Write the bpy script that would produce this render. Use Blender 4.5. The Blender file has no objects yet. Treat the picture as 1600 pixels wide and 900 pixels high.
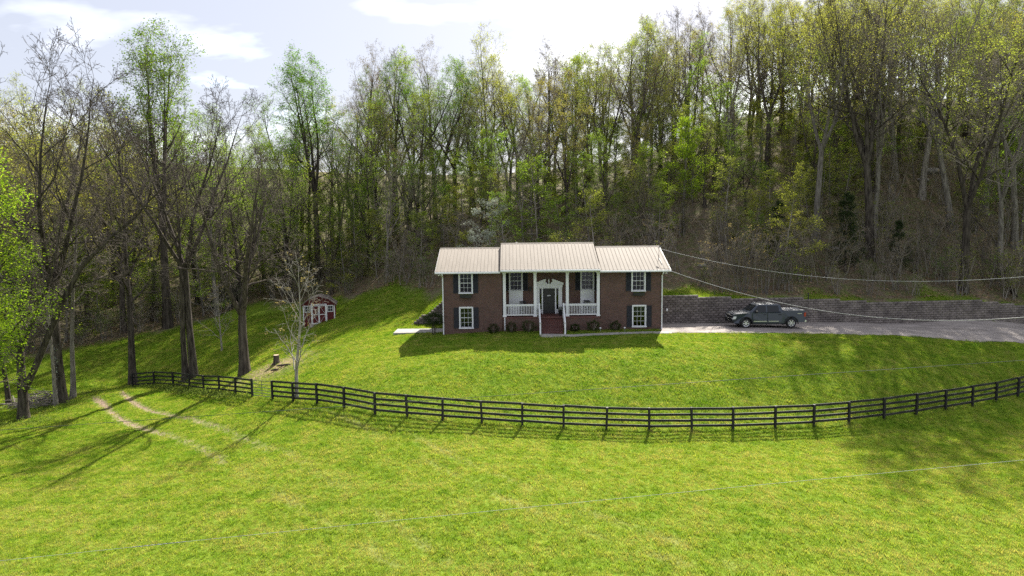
import bpy, bmesh, math, random
import numpy as np
from mathutils import Vector, Matrix
random.seed(7)
SC = bpy.context.scene
COL = SC.collection
D2R = math.radians

# ------------------------------------------------------------------ camera, sky, sun, exposure
CAMH = 8.9
FPX = 1067.0
PITCH = math.atan(100 / FPX)
ROLL = D2R(0.6)
cam_d = bpy.data.cameras.new('camera')
cam = bpy.data.objects.new('camera', cam_d)
COL.objects.link(cam)
cam.location = (0, 0, CAMH)
cam_d.sensor_width = 36.0
cam_d.lens = 36.0 * FPX / 1600
cam_d.clip_end = 3000
cam.rotation_mode = 'XYZ'
cam.matrix_world = Matrix.Translation((0, 0, CAMH)) @ Matrix.Rotation(D2R(90) - PITCH, 4, 'X') @ Matrix.Rotation(-ROLL, 4, 'Z')
SC.camera = cam

SUN_EL, SUN_AZ = D2R(42), D2R(18)          # azimuth clockwise from +Y
sunv = Vector((math.sin(SUN_AZ) * math.cos(SUN_EL), math.cos(SUN_AZ) * math.cos(SUN_EL), math.sin(SUN_EL)))

world = bpy.data.worlds.new('World')
SC.world = world
world.use_nodes = True
wn = world.node_tree
wn.nodes.clear()
def N(nt, t, **kw):
    n = nt.nodes.new(t)
    for k, v in kw.items():
        if k.startswith('i_'):
            n.inputs[k[2:].replace('_', ' ')].default_value = v
        else:
            setattr(n, k, v)
    return n
w_out = N(wn, 'ShaderNodeOutputWorld')
w_bg = N(wn, 'ShaderNodeBackground')
w_bg.inputs['Strength'].default_value = 0.15
sky = N(wn, 'ShaderNodeTexSky', sky_type='NISHITA', sun_disc=False, sun_elevation=SUN_EL, sun_rotation=SUN_AZ,
        air_density=1.0, dust_density=2.0, ozone_density=1.0)
# broken cloud deck: noise over a plane high above, the same in every direction
tc = N(wn, 'ShaderNodeTexCoord')
sep = N(wn, 'ShaderNodeSeparateXYZ')
wn.links.new(tc.outputs['Generated'], sep.inputs[0])
zz = N(wn, 'ShaderNodeMath', operation='MAXIMUM'); zz.inputs[1].default_value = 0.0
wn.links.new(sep.outputs['Z'], zz.inputs[0])
za = N(wn, 'ShaderNodeMath', operation='ADD'); za.inputs[1].default_value = 0.22
wn.links.new(zz.outputs[0], za.inputs[0])
dx_ = N(wn, 'ShaderNodeMath', operation='DIVIDE'); dy_ = N(wn, 'ShaderNodeMath', operation='DIVIDE')
wn.links.new(sep.outputs['X'], dx_.inputs[0]); wn.links.new(za.outputs[0], dx_.inputs[1])
wn.links.new(sep.outputs['Y'], dy_.inputs[0]); wn.links.new(za.outputs[0], dy_.inputs[1])
cmb = N(wn, 'ShaderNodeCombineXYZ')
wn.links.new(dx_.outputs[0], cmb.inputs[0]); wn.links.new(dy_.outputs[0], cmb.inputs[1])
mp = N(wn, 'ShaderNodeMapping')
mp.inputs['Location'].default_value = (1.35, 0.4, 0)
mp.inputs['Scale'].default_value = (0.8, 1.15, 1)
wn.links.new(cmb.outputs[0], mp.inputs[0])
n1 = N(wn, 'ShaderNodeTexNoise'); n1.inputs['Scale'].default_value = 1.1; n1.inputs['Detail'].default_value = 7; n1.inputs['Roughness'].default_value = 0.55
wn.links.new(mp.outputs[0], n1.inputs['Vector'])
rc = N(wn, 'ShaderNodeValToRGB')        # cover
rc.color_ramp.elements[0].position = 0.20; rc.color_ramp.elements[1].position = 0.42
wn.links.new(n1.outputs['Fac'], rc.inputs[0])
mp2 = N(wn, 'ShaderNodeMapping'); mp2.inputs['Location'].default_value = (3.1, 1.7, 2.0); mp2.inputs['Scale'].default_value = (0.9, 1.3, 1)
wn.links.new(cmb.outputs[0], mp2.inputs[0])
n2 = N(wn, 'ShaderNodeTexNoise'); n2.inputs['Scale'].default_value = 1.0; n2.inputs['Detail'].default_value = 6
wn.links.new(mp2.outputs[0], n2.inputs['Vector'])
rt = N(wn, 'ShaderNodeValToRGB')        # cloud tone: thick grey to thin white
rt.color_ramp.elements[0].position = 0.50; rt.color_ramp.elements[0].color = (1.14, 1.16, 1.32, 1)
rt.color_ramp.elements[1].position = 0.72; rt.color_ramp.elements[1].color = (4.8, 4.85, 5.1, 1)
wn.links.new(n2.outputs['Fac'], rt.inputs[0])
mx = N(wn, 'ShaderNodeMixRGB')
ga_ = N(wn, 'ShaderNodeMixRGB', blend_type='ADD'); ga_.inputs[0].default_value = .10     # clouds glow with the sky round them, brightest towards the sun
wn.links.new(rt.outputs[0], ga_.inputs[1]); wn.links.new(sky.outputs[0], ga_.inputs[2])
wn.links.new(rc.outputs[0], mx.inputs[0]); wn.links.new(sky.outputs[0], mx.inputs[1]); wn.links.new(ga_.outputs[0], mx.inputs[2])
wn.links.new(mx.outputs[0], w_bg.inputs['Color'])
wn.links.new(w_bg.outputs[0], w_out.inputs['Surface'])

sun_d = bpy.data.lights.new('sun', 'SUN')
sun_d.energy = 4.0
sun_d.angle = D2R(0.55)
sun_d.color = (1.0, 0.95, 0.86)
sun = bpy.data.objects.new('sun', sun_d)
COL.objects.link(sun)
sun.rotation_euler = (-sunv).to_track_quat('-Z', 'Y').to_euler()
sun.location = sunv * 120

SC.view_settings.view_transform = 'Standard'
SC.view_settings.look = 'None'
SC.view_settings.gamma = 1.0
SC.view_settings.exposure = 1.72
SC.view_settings.use_curve_mapping = False
SC.render.engine = 'CYCLES'
SC.cycles.max_bounces = 6
SC.cycles.diffuse_bounces = 3
SC.cycles.transparent_max_bounces = 12
SC.cycles.caustics_reflective = False
SC.cycles.caustics_refractive = False
SC.cycles.use_denoising = False

# ------------------------------------------------------------------ helpers
def at(px, py, Y):
    "a pixel of the photograph at distance Y, as a point of the place"
    dx, dy = px - 800, py - 450
    c, s = math.cos(ROLL), math.sin(ROLL)
    dx, dy = dx * c - dy * s, dy * c + dx * s
    x, v = dx / FPX, -dy / FPX
    t = Y / (math.cos(PITCH) + v * math.sin(PITCH))
    return Vector((x * t, Y, CAMH + t * (-math.sin(PITCH) + v * math.cos(PITCH))))

def tag(o, label=None, cat=None, group=None, kind=None):
    if label: o['label'] = label
    if cat: o['category'] = cat
    if group: o['group'] = group
    if kind: o['kind'] = kind
    return o

def link(name, me, mat=None, parent=None, loc=(0, 0, 0), rot=None, smooth=False):
    o = bpy.data.objects.new(name, me)
    COL.objects.link(o)
    if mat is not None and len(me.materials) == 0:
        me.materials.append(mat)
    o.parent = parent
    o.location = loc
    if rot: o.rotation_euler = rot
    if smooth:
        me.polygons.foreach_set('use_smooth', np.ones(len(me.polygons), dtype=bool))
    return o

def empty(name, loc=(0, 0, 0), rz=0.0, label=None, cat=None, group=None):
    o = bpy.data.objects.new(name, None)
    COL.objects.link(o)
    o.location = loc
    o.rotation_euler = (0, 0, rz)
    o.empty_display_size = 0.3
    return tag(o, label, cat, group)

class MB:
    "collects shapes for one mesh"
    def __init__(s): s.v = []; s.f = []
    def add(s, vs, fs):
        b = len(s.v)
        s.v += [tuple(p) for p in vs]
        s.f += [tuple(i + b for i in f) for f in fs]
        return s
    def box(s, x0, x1, y0, y1, z0, z1):
        return s.add([(x0,y0,z0),(x1,y0,z0),(x1,y1,z0),(x0,y1,z0),(x0,y0,z1),(x1,y0,z1),(x1,y1,z1),(x0,y1,z1)],
                     [(0,3,2,1),(4,5,6,7),(0,1,5,4),(1,2,6,5),(2,3,7,6),(3,0,4,7)])
    def obox(s, c, ax, ay, az):
        c, ax, ay, az = map(Vector, (c, ax, ay, az))
        vs = [c + i*ax + j*ay + k*az for k in (-1,1) for (i,j) in ((-1,-1),(1,-1),(1,1),(-1,1))]
        return s.add(vs, [(0,3,2,1),(4,5,6,7),(0,1,5,4),(1,2,6,5),(2,3,7,6),(3,0,4,7)])
    def bar(s, a, b, w, h, up=(0,0,1)):
        a, b = Vector(a), Vector(b)
        d = (b - a); L = d.length; d.normalize()
        up = Vector(up)
        side = d.cross(up)
        if side.length < 1e-4: side = d.cross(Vector((1,0,0)))
        side.normalize(); u2 = side.cross(d).normalized()
        return s.obox((a+b)/2, d*L/2, side*w/2, u2*h/2)
    def tube(s, pts, radii, k=8, cap=True):
        pts = [Vector(p) for p in pts]
        if not isinstance(radii, (list, tuple)): radii = [radii]*len(pts)
        base = len(s.v); n = len(pts)
        ref = (pts[-1]-pts[0]).normalized()
        h = Vector((0,0,1)) if abs(ref.z) < .9 else Vector((1,0,0))
        for i, p in enumerate(pts):
            d = (pts[min(i+1,n-1)] - pts[max(i-1,0)]).normalized()
            u = d.cross(h).normalized(); w = u.cross(d)
            for j in range(k):
                a = 2*math.pi*j/k
                s.v.append(tuple(p + radii[i]*(math.cos(a)*u + math.sin(a)*w)))
        for i in range(n-1):
            for j in range(k):
                j2 = (j+1) % k
                s.f.append((base+i*k+j, base+i*k+j2, base+(i+1)*k+j2, base+(i+1)*k+j))
        if cap:
            s.f.append(tuple(base+j for j in reversed(range(k))))
            s.f.append(tuple(base+(n-1)*k+j for j in range(k)))
        return s
    def prism(s, prof, axis, a, b):
        "profile points in the plane across axis, pushed from a to b"
        n = len(prof)
        def P(q, t):
            return {'x': (t, q[0], q[1]), 'y': (q[0], t, q[1]), 'z': (q[0], q[1], t)}[axis]
        vs = [P(q, a) for q in prof] + [P(q, b) for q in prof]
        fs = [tuple(range(n)), tuple(range(2*n-1, n-1, -1))] + [(i, i+n, (i+1) % n + n, (i+1) % n) for i in range(n)]
        return s.add(vs, fs)
    def lathe(s, c, prof, k=12):
        "profile (radius, z) round a vertical axis at c"
        base = len(s.v); n = len(prof)
        for r, z in prof:
            for j in range(k):
                a = 2*math.pi*j/k
                s.v.append((c[0]+r*math.cos(a), c[1]+r*math.sin(a), c[2]+z))
        for i in range(n-1):
            for j in range(k):
                j2 = (j+1) % k
                s.f.append((base+i*k+j, base+i*k+j2, base+(i+1)*k+j2, base+(i+1)*k+j))
        s.f.append(tuple(base+j for j in reversed(range(k))))
        s.f.append(tuple(base+(n-1)*k+j for j in range(k)))
        return s
    def mesh(s, name, fix=True):
        me = bpy.data.meshes.new(name)
        me.from_pydata(s.v, [], s.f)
        if fix:
            bm = bmesh.new(); bm.from_mesh(me)
            bmesh.ops.recalc_face_normals(bm, faces=bm.faces)
            bm.to_mesh(me); bm.free()
        return me
    def build(s, name, mat, parent=None, loc=(0,0,0), smooth=False, bevel=0.0, rot=None):
        me = s.mesh(name)
        o = link(name, me, mat, parent, loc, rot, smooth)
        if bevel:
            m = o.modifiers.new('bevel', 'BEVEL'); m.width = bevel; m.segments = 2; m.limit_method = 'ANGLE'
        return o

def np_mesh(name, V, F):
    "V (n,3) array, F (m,k) array of one polygon size"
    me = bpy.data.meshes.new(name)
    n, (m, k) = len(V), F.shape
    me.vertices.add(n); me.vertices.foreach_set('co', np.ascontiguousarray(V, dtype=np.float32).ravel())
    me.loops.add(m*k); me.loops.foreach_set('vertex_index', np.ascontiguousarray(F, dtype=np.int32).ravel())
    me.polygons.add(m); me.polygons.foreach_set('loop_start', np.arange(0, m*k, k, dtype=np.int32))
    me.polygons.foreach_set('loop_total', np.full(m, k, dtype=np.int32))
    me.update(calc_edges=True)
    return me

# ------------------------------------------------------------------ materials
def new_mat(name):
    m = bpy.data.materials.new(name); m.use_nodes = True
    nt = m.node_tree; nt.nodes.clear()
    out = N(nt, 'ShaderNodeOutputMaterial')
    return m, nt, out

def col4(c): return (c[0], c[1], c[2], 1)

def pmat(name, c1, c2=None, scale=4.0, stretch=(1,1,1), rough=0.8, bump=0.0, bscale=None, metal=0.0, spec=0.3, detail=5, coat=0.0, vary=0.0, lo=.35, hi=.65):
    m, nt, out = new_mat(name)
    b = N(nt, 'ShaderNodeBsdfPrincipled')
    b.inputs['Roughness'].default_value = rough; b.inputs['Metallic'].default_value = metal
    b.inputs['Specular IOR Level'].default_value = spec; b.inputs['Coat Weight'].default_value = coat
    nt.links.new(b.outputs[0], out.inputs['Surface'])
    c2 = c2 or c1
    t = N(nt, 'ShaderNodeTexCoord'); mpn = N(nt, 'ShaderNodeMapping'); mpn.inputs['Scale'].default_value = stretch
    nt.links.new(t.outputs['Object'], mpn.inputs[0])
    no = N(nt, 'ShaderNodeTexNoise'); no.inputs['Scale'].default_value = scale; no.inputs['Detail'].default_value = detail
    nt.links.new(mpn.outputs[0], no.inputs['Vector'])
    r = N(nt, 'ShaderNodeValToRGB')
    r.color_ramp.elements[0].color = col4(c1); r.color_ramp.elements[1].color = col4(c2)
    r.color_ramp.elements[0].position = lo; r.color_ramp.elements[1].position = hi
    nt.links.new(no.outputs['Fac'], r.inputs[0])
    src = r.outputs[0]
    if vary:
        oi = N(nt, 'ShaderNodeObjectInfo'); h = N(nt, 'ShaderNodeHueSaturation')
        ma = N(nt, 'ShaderNodeMapRange'); ma.inputs['To Min'].default_value = 1-vary; ma.inputs['To Max'].default_value = 1+vary
        nt.links.new(oi.outputs['Random'], ma.inputs[0]); nt.links.new(ma.outputs[0], h.inputs['Value'])
        nt.links.new(src, h.inputs['Color']); src = h.outputs[0]
    nt.links.new(src, b.inputs['Base Color'])
    if bump:
        nb = N(nt, 'ShaderNodeTexNoise'); nb.inputs['Scale'].default_value = bscale or scale*3; nb.inputs['Detail'].default_value = 4
        nt.links.new(mpn.outputs[0], nb.inputs['Vector'])
        bp = N(nt, 'ShaderNodeBump'); bp.inputs['Strength'].default_value = bump; bp.inputs['Distance'].default_value = 0.03
        nt.links.new(nb.outputs['Fac'], bp.inputs['Height']); nt.links.new(bp.outputs[0], b.inputs['Normal'])
    return m

def leaf_mat(name, c1, c2, trans=0.5, hue=0.03, val=0.25, tcol=None):
    "thin leaf: part of the light passes through; colour varies leaf by leaf and tree by tree"
    m, nt, out = new_mat(name)
    g = N(nt, 'ShaderNodeNewGeometry'); r = N(nt, 'ShaderNodeValToRGB')
    r.color_ramp.elements[0].color = col4(c1); r.color_ramp.elements[1].color = col4(c2)
    nt.links.new(g.outputs['Random Per Island'], r.inputs[0])
    oi = N(nt, 'ShaderNodeObjectInfo'); h = N(nt, 'ShaderNodeHueSaturation')
    ma = N(nt, 'ShaderNodeMapRange'); ma.inputs['To Min'].default_value = 0.5-hue; ma.inputs['To Max'].default_value = 0.5+hue
    mv = N(nt, 'ShaderNodeMapRange'); mv.inputs['To Min'].default_value = 1-val; mv.inputs['To Max'].default_value = 1+val
    nt.links.new(oi.outputs['Random'], ma.inputs[0]); nt.links.new(ma.outputs[0], h.inputs['Hue'])
    m7 = N(nt, 'ShaderNodeMath', operation='MULTIPLY'); m7.inputs[1].default_value = 7.31
    fr = N(nt, 'ShaderNodeMath', operation='FRACT')
    nt.links.new(oi.outputs['Random'], m7.inputs[0]); nt.links.new(m7.outputs[0], fr.inputs[0]); nt.links.new(fr.outputs[0], mv.inputs[0])
    nt.links.new(mv.outputs[0], h.inputs['Value']); nt.links.new(r.outputs[0], h.inputs['Color'])
    d = N(nt, 'ShaderNodeBsdfDiffuse'); t = N(nt, 'ShaderNodeBsdfTranslucent')
    nt.links.new(h.outputs[0], d.inputs['Color'])
    gm = N(nt, 'ShaderNodeMixRGB', blend_type='MULTIPLY'); gm.inputs[0].default_value = 1; gm.inputs[2].default_value = col4(tcol or (1.15, 1.15, .62))
    nt.links.new(h.outputs[0], gm.inputs[1]); nt.links.new(gm.outputs[0], t.inputs['Color'])
    mxs = N(nt, 'ShaderNodeMixShader'); mxs.inputs[0].default_value = trans
    nt.links.new(d.outputs[0], mxs.inputs[1]); nt.links.new(t.outputs[0], mxs.inputs[2])
    nt.links.new(mxs.outputs[0], out.inputs['Surface'])
    return m

def brick_mat(name, a, b, mortar, bw=.203, bh=.0677):
    m, nt, out = new_mat(name)
    p = N(nt, 'ShaderNodeBsdfPrincipled'); p.inputs['Roughness'].default_value = .85; p.inputs['Specular IOR Level'].default_value = .2
    t = N(nt, 'ShaderNodeTexCoord'); s = N(nt, 'ShaderNodeSeparateXYZ'); c = N(nt, 'ShaderNodeCombineXYZ')
    ad = N(nt, 'ShaderNodeMath', operation='ADD')
    nt.links.new(t.outputs['Object'], s.inputs[0]); nt.links.new(s.outputs[0], ad.inputs[0]); nt.links.new(s.outputs[1], ad.inputs[1])
    nt.links.new(ad.outputs[0], c.inputs[0]); nt.links.new(s.outputs[2], c.inputs[1])
    br = N(nt, 'ShaderNodeTexBrick'); br.inputs['Scale'].default_value = 1
    br.inputs['Brick Width'].default_value = bw; br.inputs['Row Height'].default_value = bh; br.inputs['Mortar Size'].default_value = .0055
    br.inputs['Color1'].default_value = col4(a); br.inputs['Color2'].default_value = col4(b); br.inputs['Mortar'].default_value = col4(mortar)
    br.inputs['Bias'].default_value = -.1
    nt.links.new(c.outputs[0], br.inputs['Vector'])
    no = N(nt, 'ShaderNodeTexNoise'); no.inputs['Scale'].default_value = 1.2; no.inputs['Detail'].default_value = 6
    nt.links.new(c.outputs[0], no.inputs['Vector'])
    mr = N(nt, 'ShaderNodeMapRange'); mr.inputs['To Min'].default_value = .72; mr.inputs['To Max'].default_value = 1.28
    nt.links.new(no.outputs['Fac'], mr.inputs[0])
    h = N(nt, 'ShaderNodeHueSaturation'); nt.links.new(mr.outputs[0], h.inputs['Value']); nt.links.new(br.outputs[0], h.inputs['Color'])
    nt.links.new(h.outputs[0], p.inputs['Base Color'])
    bp = N(nt, 'ShaderNodeBump'); bp.inputs['Strength'].default_value = .5; bp.inputs['Distance'].default_value = .01; bp.invert = True
    nt.links.new(br.outputs['Fac'], bp.inputs['Height']); nt.links.new(bp.outputs[0], p.inputs['Normal'])
    nt.links.new(p.outputs[0], out.inputs['Surface'])
    return m

M = {}
M['bark'] = pmat('bark', (.034,.028,.023), (.105,.088,.072), 3, (2.2,2.2,.35), .95, .9, 9, vary=.3, spec=.1)
M['bark_grey'] = pmat('bark_grey', (.12,.105,.09), (.26,.235,.205), 3, (2.2,2.2,.4), .95, .8, 9, vary=.25, spec=.1)
M['bark_pale'] = pmat('bark_pale', (.16,.145,.12), (.33,.31,.27), 4, (2,2,.5), .9, .4, 9, spec=.1)
M['twig'] = pmat('twig', (.15,.125,.10), (.27,.235,.19), 2, (1,1,1), .95, vary=.3, spec=.1)
M['twig_dark'] = pmat('twig_dark', (.05,.042,.035), (.12,.10,.085), 2, rough=.95, spec=.1)
M['bark_dark'] = pmat('bark_dark', (.028,.023,.019), (.10,.085,.07), 3, (2.2,2.2,.35), .95, .9, 9, spec=.1)
M['black_paint'] = pmat('black_paint', (.010,.010,.011), (.034,.032,.030), 1.6, (1,1,1), .6, .2, 20, spec=.3)
M['white_paint'] = pmat('white_paint', (.66,.67,.69), (.74,.745,.755), 2, (1,1,1), .5, spec=.4)
M['brick'] = brick_mat('brick', (.118,.060,.046), (.076,.045,.038), (.17,.148,.13))
M['brick_step'] = brick_mat('brick_step', (.125,.045,.037), (.08,.034,.031), (.17,.14,.13))
M['roof_metal'] = pmat('roof_metal', (.215,.188,.155), (.30,.262,.22), .9, (1,.25,1), .72, spec=.1, detail=7, vary=.03)
M['shutter'] = pmat('shutter', (.016,.018,.022), (.026,.028,.032), 3, rough=.55)
M['door'] = pmat('door', (.022,.021,.023), (.035,.034,.036), 3, rough=.4)
M['concrete'] = pmat('concrete', (.25,.235,.215), (.36,.34,.315), 2.5, rough=.9, bump=.2, bscale=30)
M['block'] = pmat('block', (.105,.09,.084), (.215,.185,.168), 1.3, rough=.95, bump=.9, bscale=14, detail=8, vary=.28)
M['curtain'] = pmat('curtain', (.55,.56,.56), (.7,.7,.7), 6, (6,1,.2), .9)
M['interior'] = pmat('interior', (.05,.05,.05), (.09,.085,.08), 2)
M['steel'] = pmat('steel', (.35,.36,.37), (.45,.45,.46), 8, rough=.4, metal=.9)
M['wire_pale'] = pmat('wire_pale', (.36,.36,.36), (.48,.48,.48), 3, rough=.6)
M['wire_dark'] = pmat('wire_dark', (.05,.06,.05), (.12,.13,.11), .3, rough=.5)
M['shed_red'] = pmat('shed_red', (.075,.011,.012), (.125,.018,.018), 2.5, (6,1,.5), .7)
M['shingle'] = pmat('shingle', (.06,.05,.045), (.12,.1,.085), 9, rough=.95)
M['wood_grey'] = pmat('wood_grey', (.22,.2,.18), (.36,.33,.3), 3, (1,8,1), .9)
M['cut_wood'] = pmat('cut_wood', (.38,.29,.19), (.52,.42,.3), 6, rough=.9)
M['pot'] = pmat('pot', (.02,.02,.022), (.035,.035,.035), 3, rough=.5)
M['rock'] = pmat('rock', (.17,.155,.14), (.34,.31,.28), 2, rough=.95, bump=.8, bscale=6, vary=.2)

def glass_mat():
    m, nt, out = new_mat('window_glass')
    t = N(nt, 'ShaderNodeBsdfTransparent'); t.inputs[0].default_value = (.42,.45,.47,1)
    g = N(nt, 'ShaderNodeBsdfGlossy'); g.inputs['Roughness'].default_value = .03
    f = N(nt, 'ShaderNodeFresnel'); f.inputs['IOR'].default_value = 1.5
    a = N(nt, 'ShaderNodeMath', operation='MULTIPLY'); a.inputs[1].default_value = .6
    nt.links.new(f.outputs[0], a.inputs[0])
    mxs = N(nt, 'ShaderNodeMixShader'); nt.links.new(a.outputs[0], mxs.inputs[0])
    nt.links.new(t.outputs[0], mxs.inputs[1]); nt.links.new(g.outputs[0], mxs.inputs[2]); nt.links.new(mxs.outputs[0], out.inputs['Surface'])
    return m
M['glass'] = glass_mat()

LEAF = {
 'olive':  leaf_mat('leaf_olive',  (.185,.215,.042), (.29,.31,.075), .68, .015, .2),
 'green':  leaf_mat('leaf_green',  (.07,.15,.016), (.15,.23,.03), .64, .015, .2),
 'fresh':  leaf_mat('leaf_fresh',  (.14,.235,.026), (.25,.33,.055), .68, .015, .18),
 'gold':   leaf_mat('leaf_gold',   (.23,.225,.05), (.33,.315,.08), .66, .012, .18),
 'lime':   leaf_mat('leaf_lime',   (.17,.29,.022), (.28,.37,.04), .6, .01, .1),
 'bud':    leaf_mat('leaf_bud',    (.16,.13,.075), (.24,.20,.11), .45, .015, .2),
 'blossom':leaf_mat('leaf_blossom',(.30,.34,.27), (.46,.5,.42), .35, .01, .1, (1,1,.95)),
 'cedar':  leaf_mat('leaf_cedar',  (.02,.034,.014), (.045,.065,.026), .2, .01, .2),
 'shrub':  leaf_mat('leaf_shrub',  (.02,.035,.012), (.05,.075,.02), .3, .01, .2),
 'weed':   leaf_mat('leaf_weed',   (.08,.13,.025), (.17,.22,.06), .5, .02, .2),
}

# ------------------------------------------------------------------ the lie of the land
# fence posts: pixel column, pixel row of the post top, distance
FENCE_H = 1.36
FP_LEFT = [(206,583,63.2),(240,583,61.8),(270,584.5,60),(295,585.5,58),(317,587,55.9),(342,588.5,53.8),(367,590,51.7),(393,592,49.6)]
FP_MAIN = [(424.6,594.4,47.5),(457,598,45.5),(494.6,601.4,43.6),(536.6,606,41.8),(585,611.4,40.2),(635.4,616.6,39.6),(691,622,39.3),
           (752.6,627,39.2),(815.6,630.6,39.2),(880.6,633.8,39.2),(947.6,637,39.2),(1014.6,638.5,39.2),(1081.4,638,39.3),(1146,637,39.4),
           (1212,635.2,39.7),(1272.6,632.4,40.1),(1327.6,628.2,40.7),(1382.5,622.8,41.4),(1433,616.8,42.1),(1479,610.6,42.9),(1521,604,43.8),
           (1558,597.4,44.8),(1592,590,45.9),(1624,582.5,47.1),(1654,575,48.4),(1682,567.5,49.8),(1708,560,51.2),(1733,553,52.6)]
def lerp(x, xs, ys): return float(np.interp(x, xs, ys))
def wall_line(X):
    return np.where(X < -5.5, 61.0, np.where(X < 12.25, 64.3, 57.8+.11*(X-12.3)))
def wall_h(X):
    return np.interp(X, [-8.8,-6.2,12,13,27.7,36.8,46.3,62,75], [0,1.95,2.2,2.3,1.85,1.58,1.35,1.1,1.0])
def smooth(a, b, x):
    t = np.clip((x-a)/(b-a), 0, 1); return t*t*(3-2*t)
def step(X, Y):
    w = wall_line(X)
    return smooth(w+.3, w+.5, Y) * wall_h(X) * (1-smooth(w+3, w+26, Y))
ctrl = []
for px, py, Y in FP_LEFT + FP_MAIN:
    p = at(px, py, Y); ctrl.append((p.x, p.y, p.z-FENCE_H))
for px, py, Y in [(38,655,52),(97,633,57),(208,602,66),(296,590,62),(380,583,57),(432,567,56.5),(463,622,46),(150,612,60),(190,606,58),
                  (120,700,44),(0,700,44),(0,800,32.5),(0,900,26),(400,900,25),(800,900,24),(1200,900,24),(1600,900,24.5),(400,750,33.5),(800,760,31),(1200,760,31),(1600,740,33),
                  (500,508,69),(560,540,55),(600,520,58),(640,560,48.2),(560,585,45.5),(720,553,48),(800,548,48.3),(1000,546,48.3),(520,560,53),(600,600,44),(800,585,45),(1000,580,45.5),(1200,575,46),(1400,570,46.5),
                  (640,500,63),(600,478,71),(690,470,68),(260,512,80),(180,482,92),(120,545,72),(40,560,68),(330,540,70),(400,520,72)]:
    p = at(px, py, Y); ctrl.append(tuple(p))
for px, py, Y in [(700,522,55)]:
    ctrl.append((-5.5,55,-.02))
for px, py, Y in [(1300,522,53.4),(1450,525.5,54.3),(1600,532,55),(1300,507.5,58.9),(1450,507,60.2),(1600,507,61.4),(1380,512,56.5),(1530,518,57.5)]:
    ctrl.append(tuple(at(px, py, Y)))
ctrl += [(-1,54.6,.2),(7,54.6,.3),(12.2,54.6,.27),(3,52.4,.12),(7,53,.16),(12.3,53.4,.12),(12.5,56,.3),(12.5,57.6,.22),(20,55.5,.31),(20,58.2,.15),(20,53,.08),
         (55,57.5,-1.3),(55,62.3,-1.0),(55,48,-3.6),
         (-10,57,-.14),(-6,58.5,-.1),(-6,60.5,-.08),(-9,60.5,-.1),(0,60,.2),(8,60,.2),
         # hill: actual heights
         (20,60,2.05),(20,62.5,2.5),(20,70,5.4),(20,85,11.5),(20,100,15.5),(20,130,18),(20,200,19),
         (33,61.5,1.5),(33,63.5,2.2),(33,70,6.0),(33,85,13.5),(33,100,19),(33,130,23),(33,200,24),
         (48,63,.75),(48,65,1.5),(48,69,4.6),(48,78,10.3),(48,92,18.5),(48,110,25),(48,150,31),(48,220,32),
         (75,66,.2),(75,72,3.5),(75,84,12),(75,100,23),(75,140,33),(75,220,34),
         (3,66,2.5),(3,75,4.6),(3,85,8.2),(3,100,11.5),(3,130,14),(3,200,15),
         (-8,66,1.6),(-8,72,3.0),(-9,78,5.4),(-9,90,9.5),(-9,130,13),(-9,200,14),
         (-15,72,.7),(-16,80,2.0),(-18,95,6.5),(-20,130,12),(-20,200,19),
         (-20,76,-.3),(-25,85,-.2),(-28,100,2.5),(-32,130,8),(-35,200,16),
         (-45,95,-.8),(-48,110,3),(-52,140,12),(-55,200,22),(-60,60,-6.4),(-62,75,-4),(-66,90,0),(-72,120,9),(-80,160,20),(-90,220,28),
         (-90,60,-5),(-100,100,6),(-45,40,-5.6),(-70,40,-5.5),(0,5,-5.2),(-40,5,-6),(40,5,-5.2),(60,25,-3.6),(80,40,-1.5),(0,-60,-9),(-120,-60,-9),(120,-60,-9),
         (-250,60,6),(-250,250,40),(250,60,12),(250,250,60),(0,420,34),(-300,420,45),(300,420,60)]
ctrl = np.array(ctrl, dtype=float)
cb = ctrl.copy()
cb[:,2] -= step(ctrl[:,0], ctrl[:,1])
def kern(r2): return np.sqrt(r2 + 9.0)
_n = len(cb)
_A = kern(((cb[:,None,:2]-cb[None,:,:2])**2).sum(2)) - np.eye(_n)*0.6
_P = np.c_[np.ones(_n), cb[:,:2]]
_K = np.block([[_A,_P],[_P.T,np.zeros((3,3))]])
_w = np.linalg.solve(_K, np.r_[cb[:,2], 0,0,0])
def gz_arr(X, Y):
    X = np.asarray(X, float).ravel(); Y = np.asarray(Y, float).ravel()
    out = np.empty(len(X))
    for i in range(0, len(X), 20000):
        x, y = X[i:i+20000], Y[i:i+20000]
        k = kern((x[:,None]-cb[None,:,0])**2 + (y[:,None]-cb[None,:,1])**2)
        out[i:i+20000] = k @ _w[:_n] + _w[_n] + _w[_n+1]*x + _w[_n+2]*y
    return out + step(X, Y)
def gz(x, y): return float(gz_arr([x],[y])[0])

# woods begin behind this line
def wood_line(X): return np.interp(X, [-90,-70,-56,-47,-40,-33,-24,-15,-8,0,12,20,45,80], [52,56,64,71,80,88,83,76,70,68,64,60.1,62.3,66])

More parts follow.
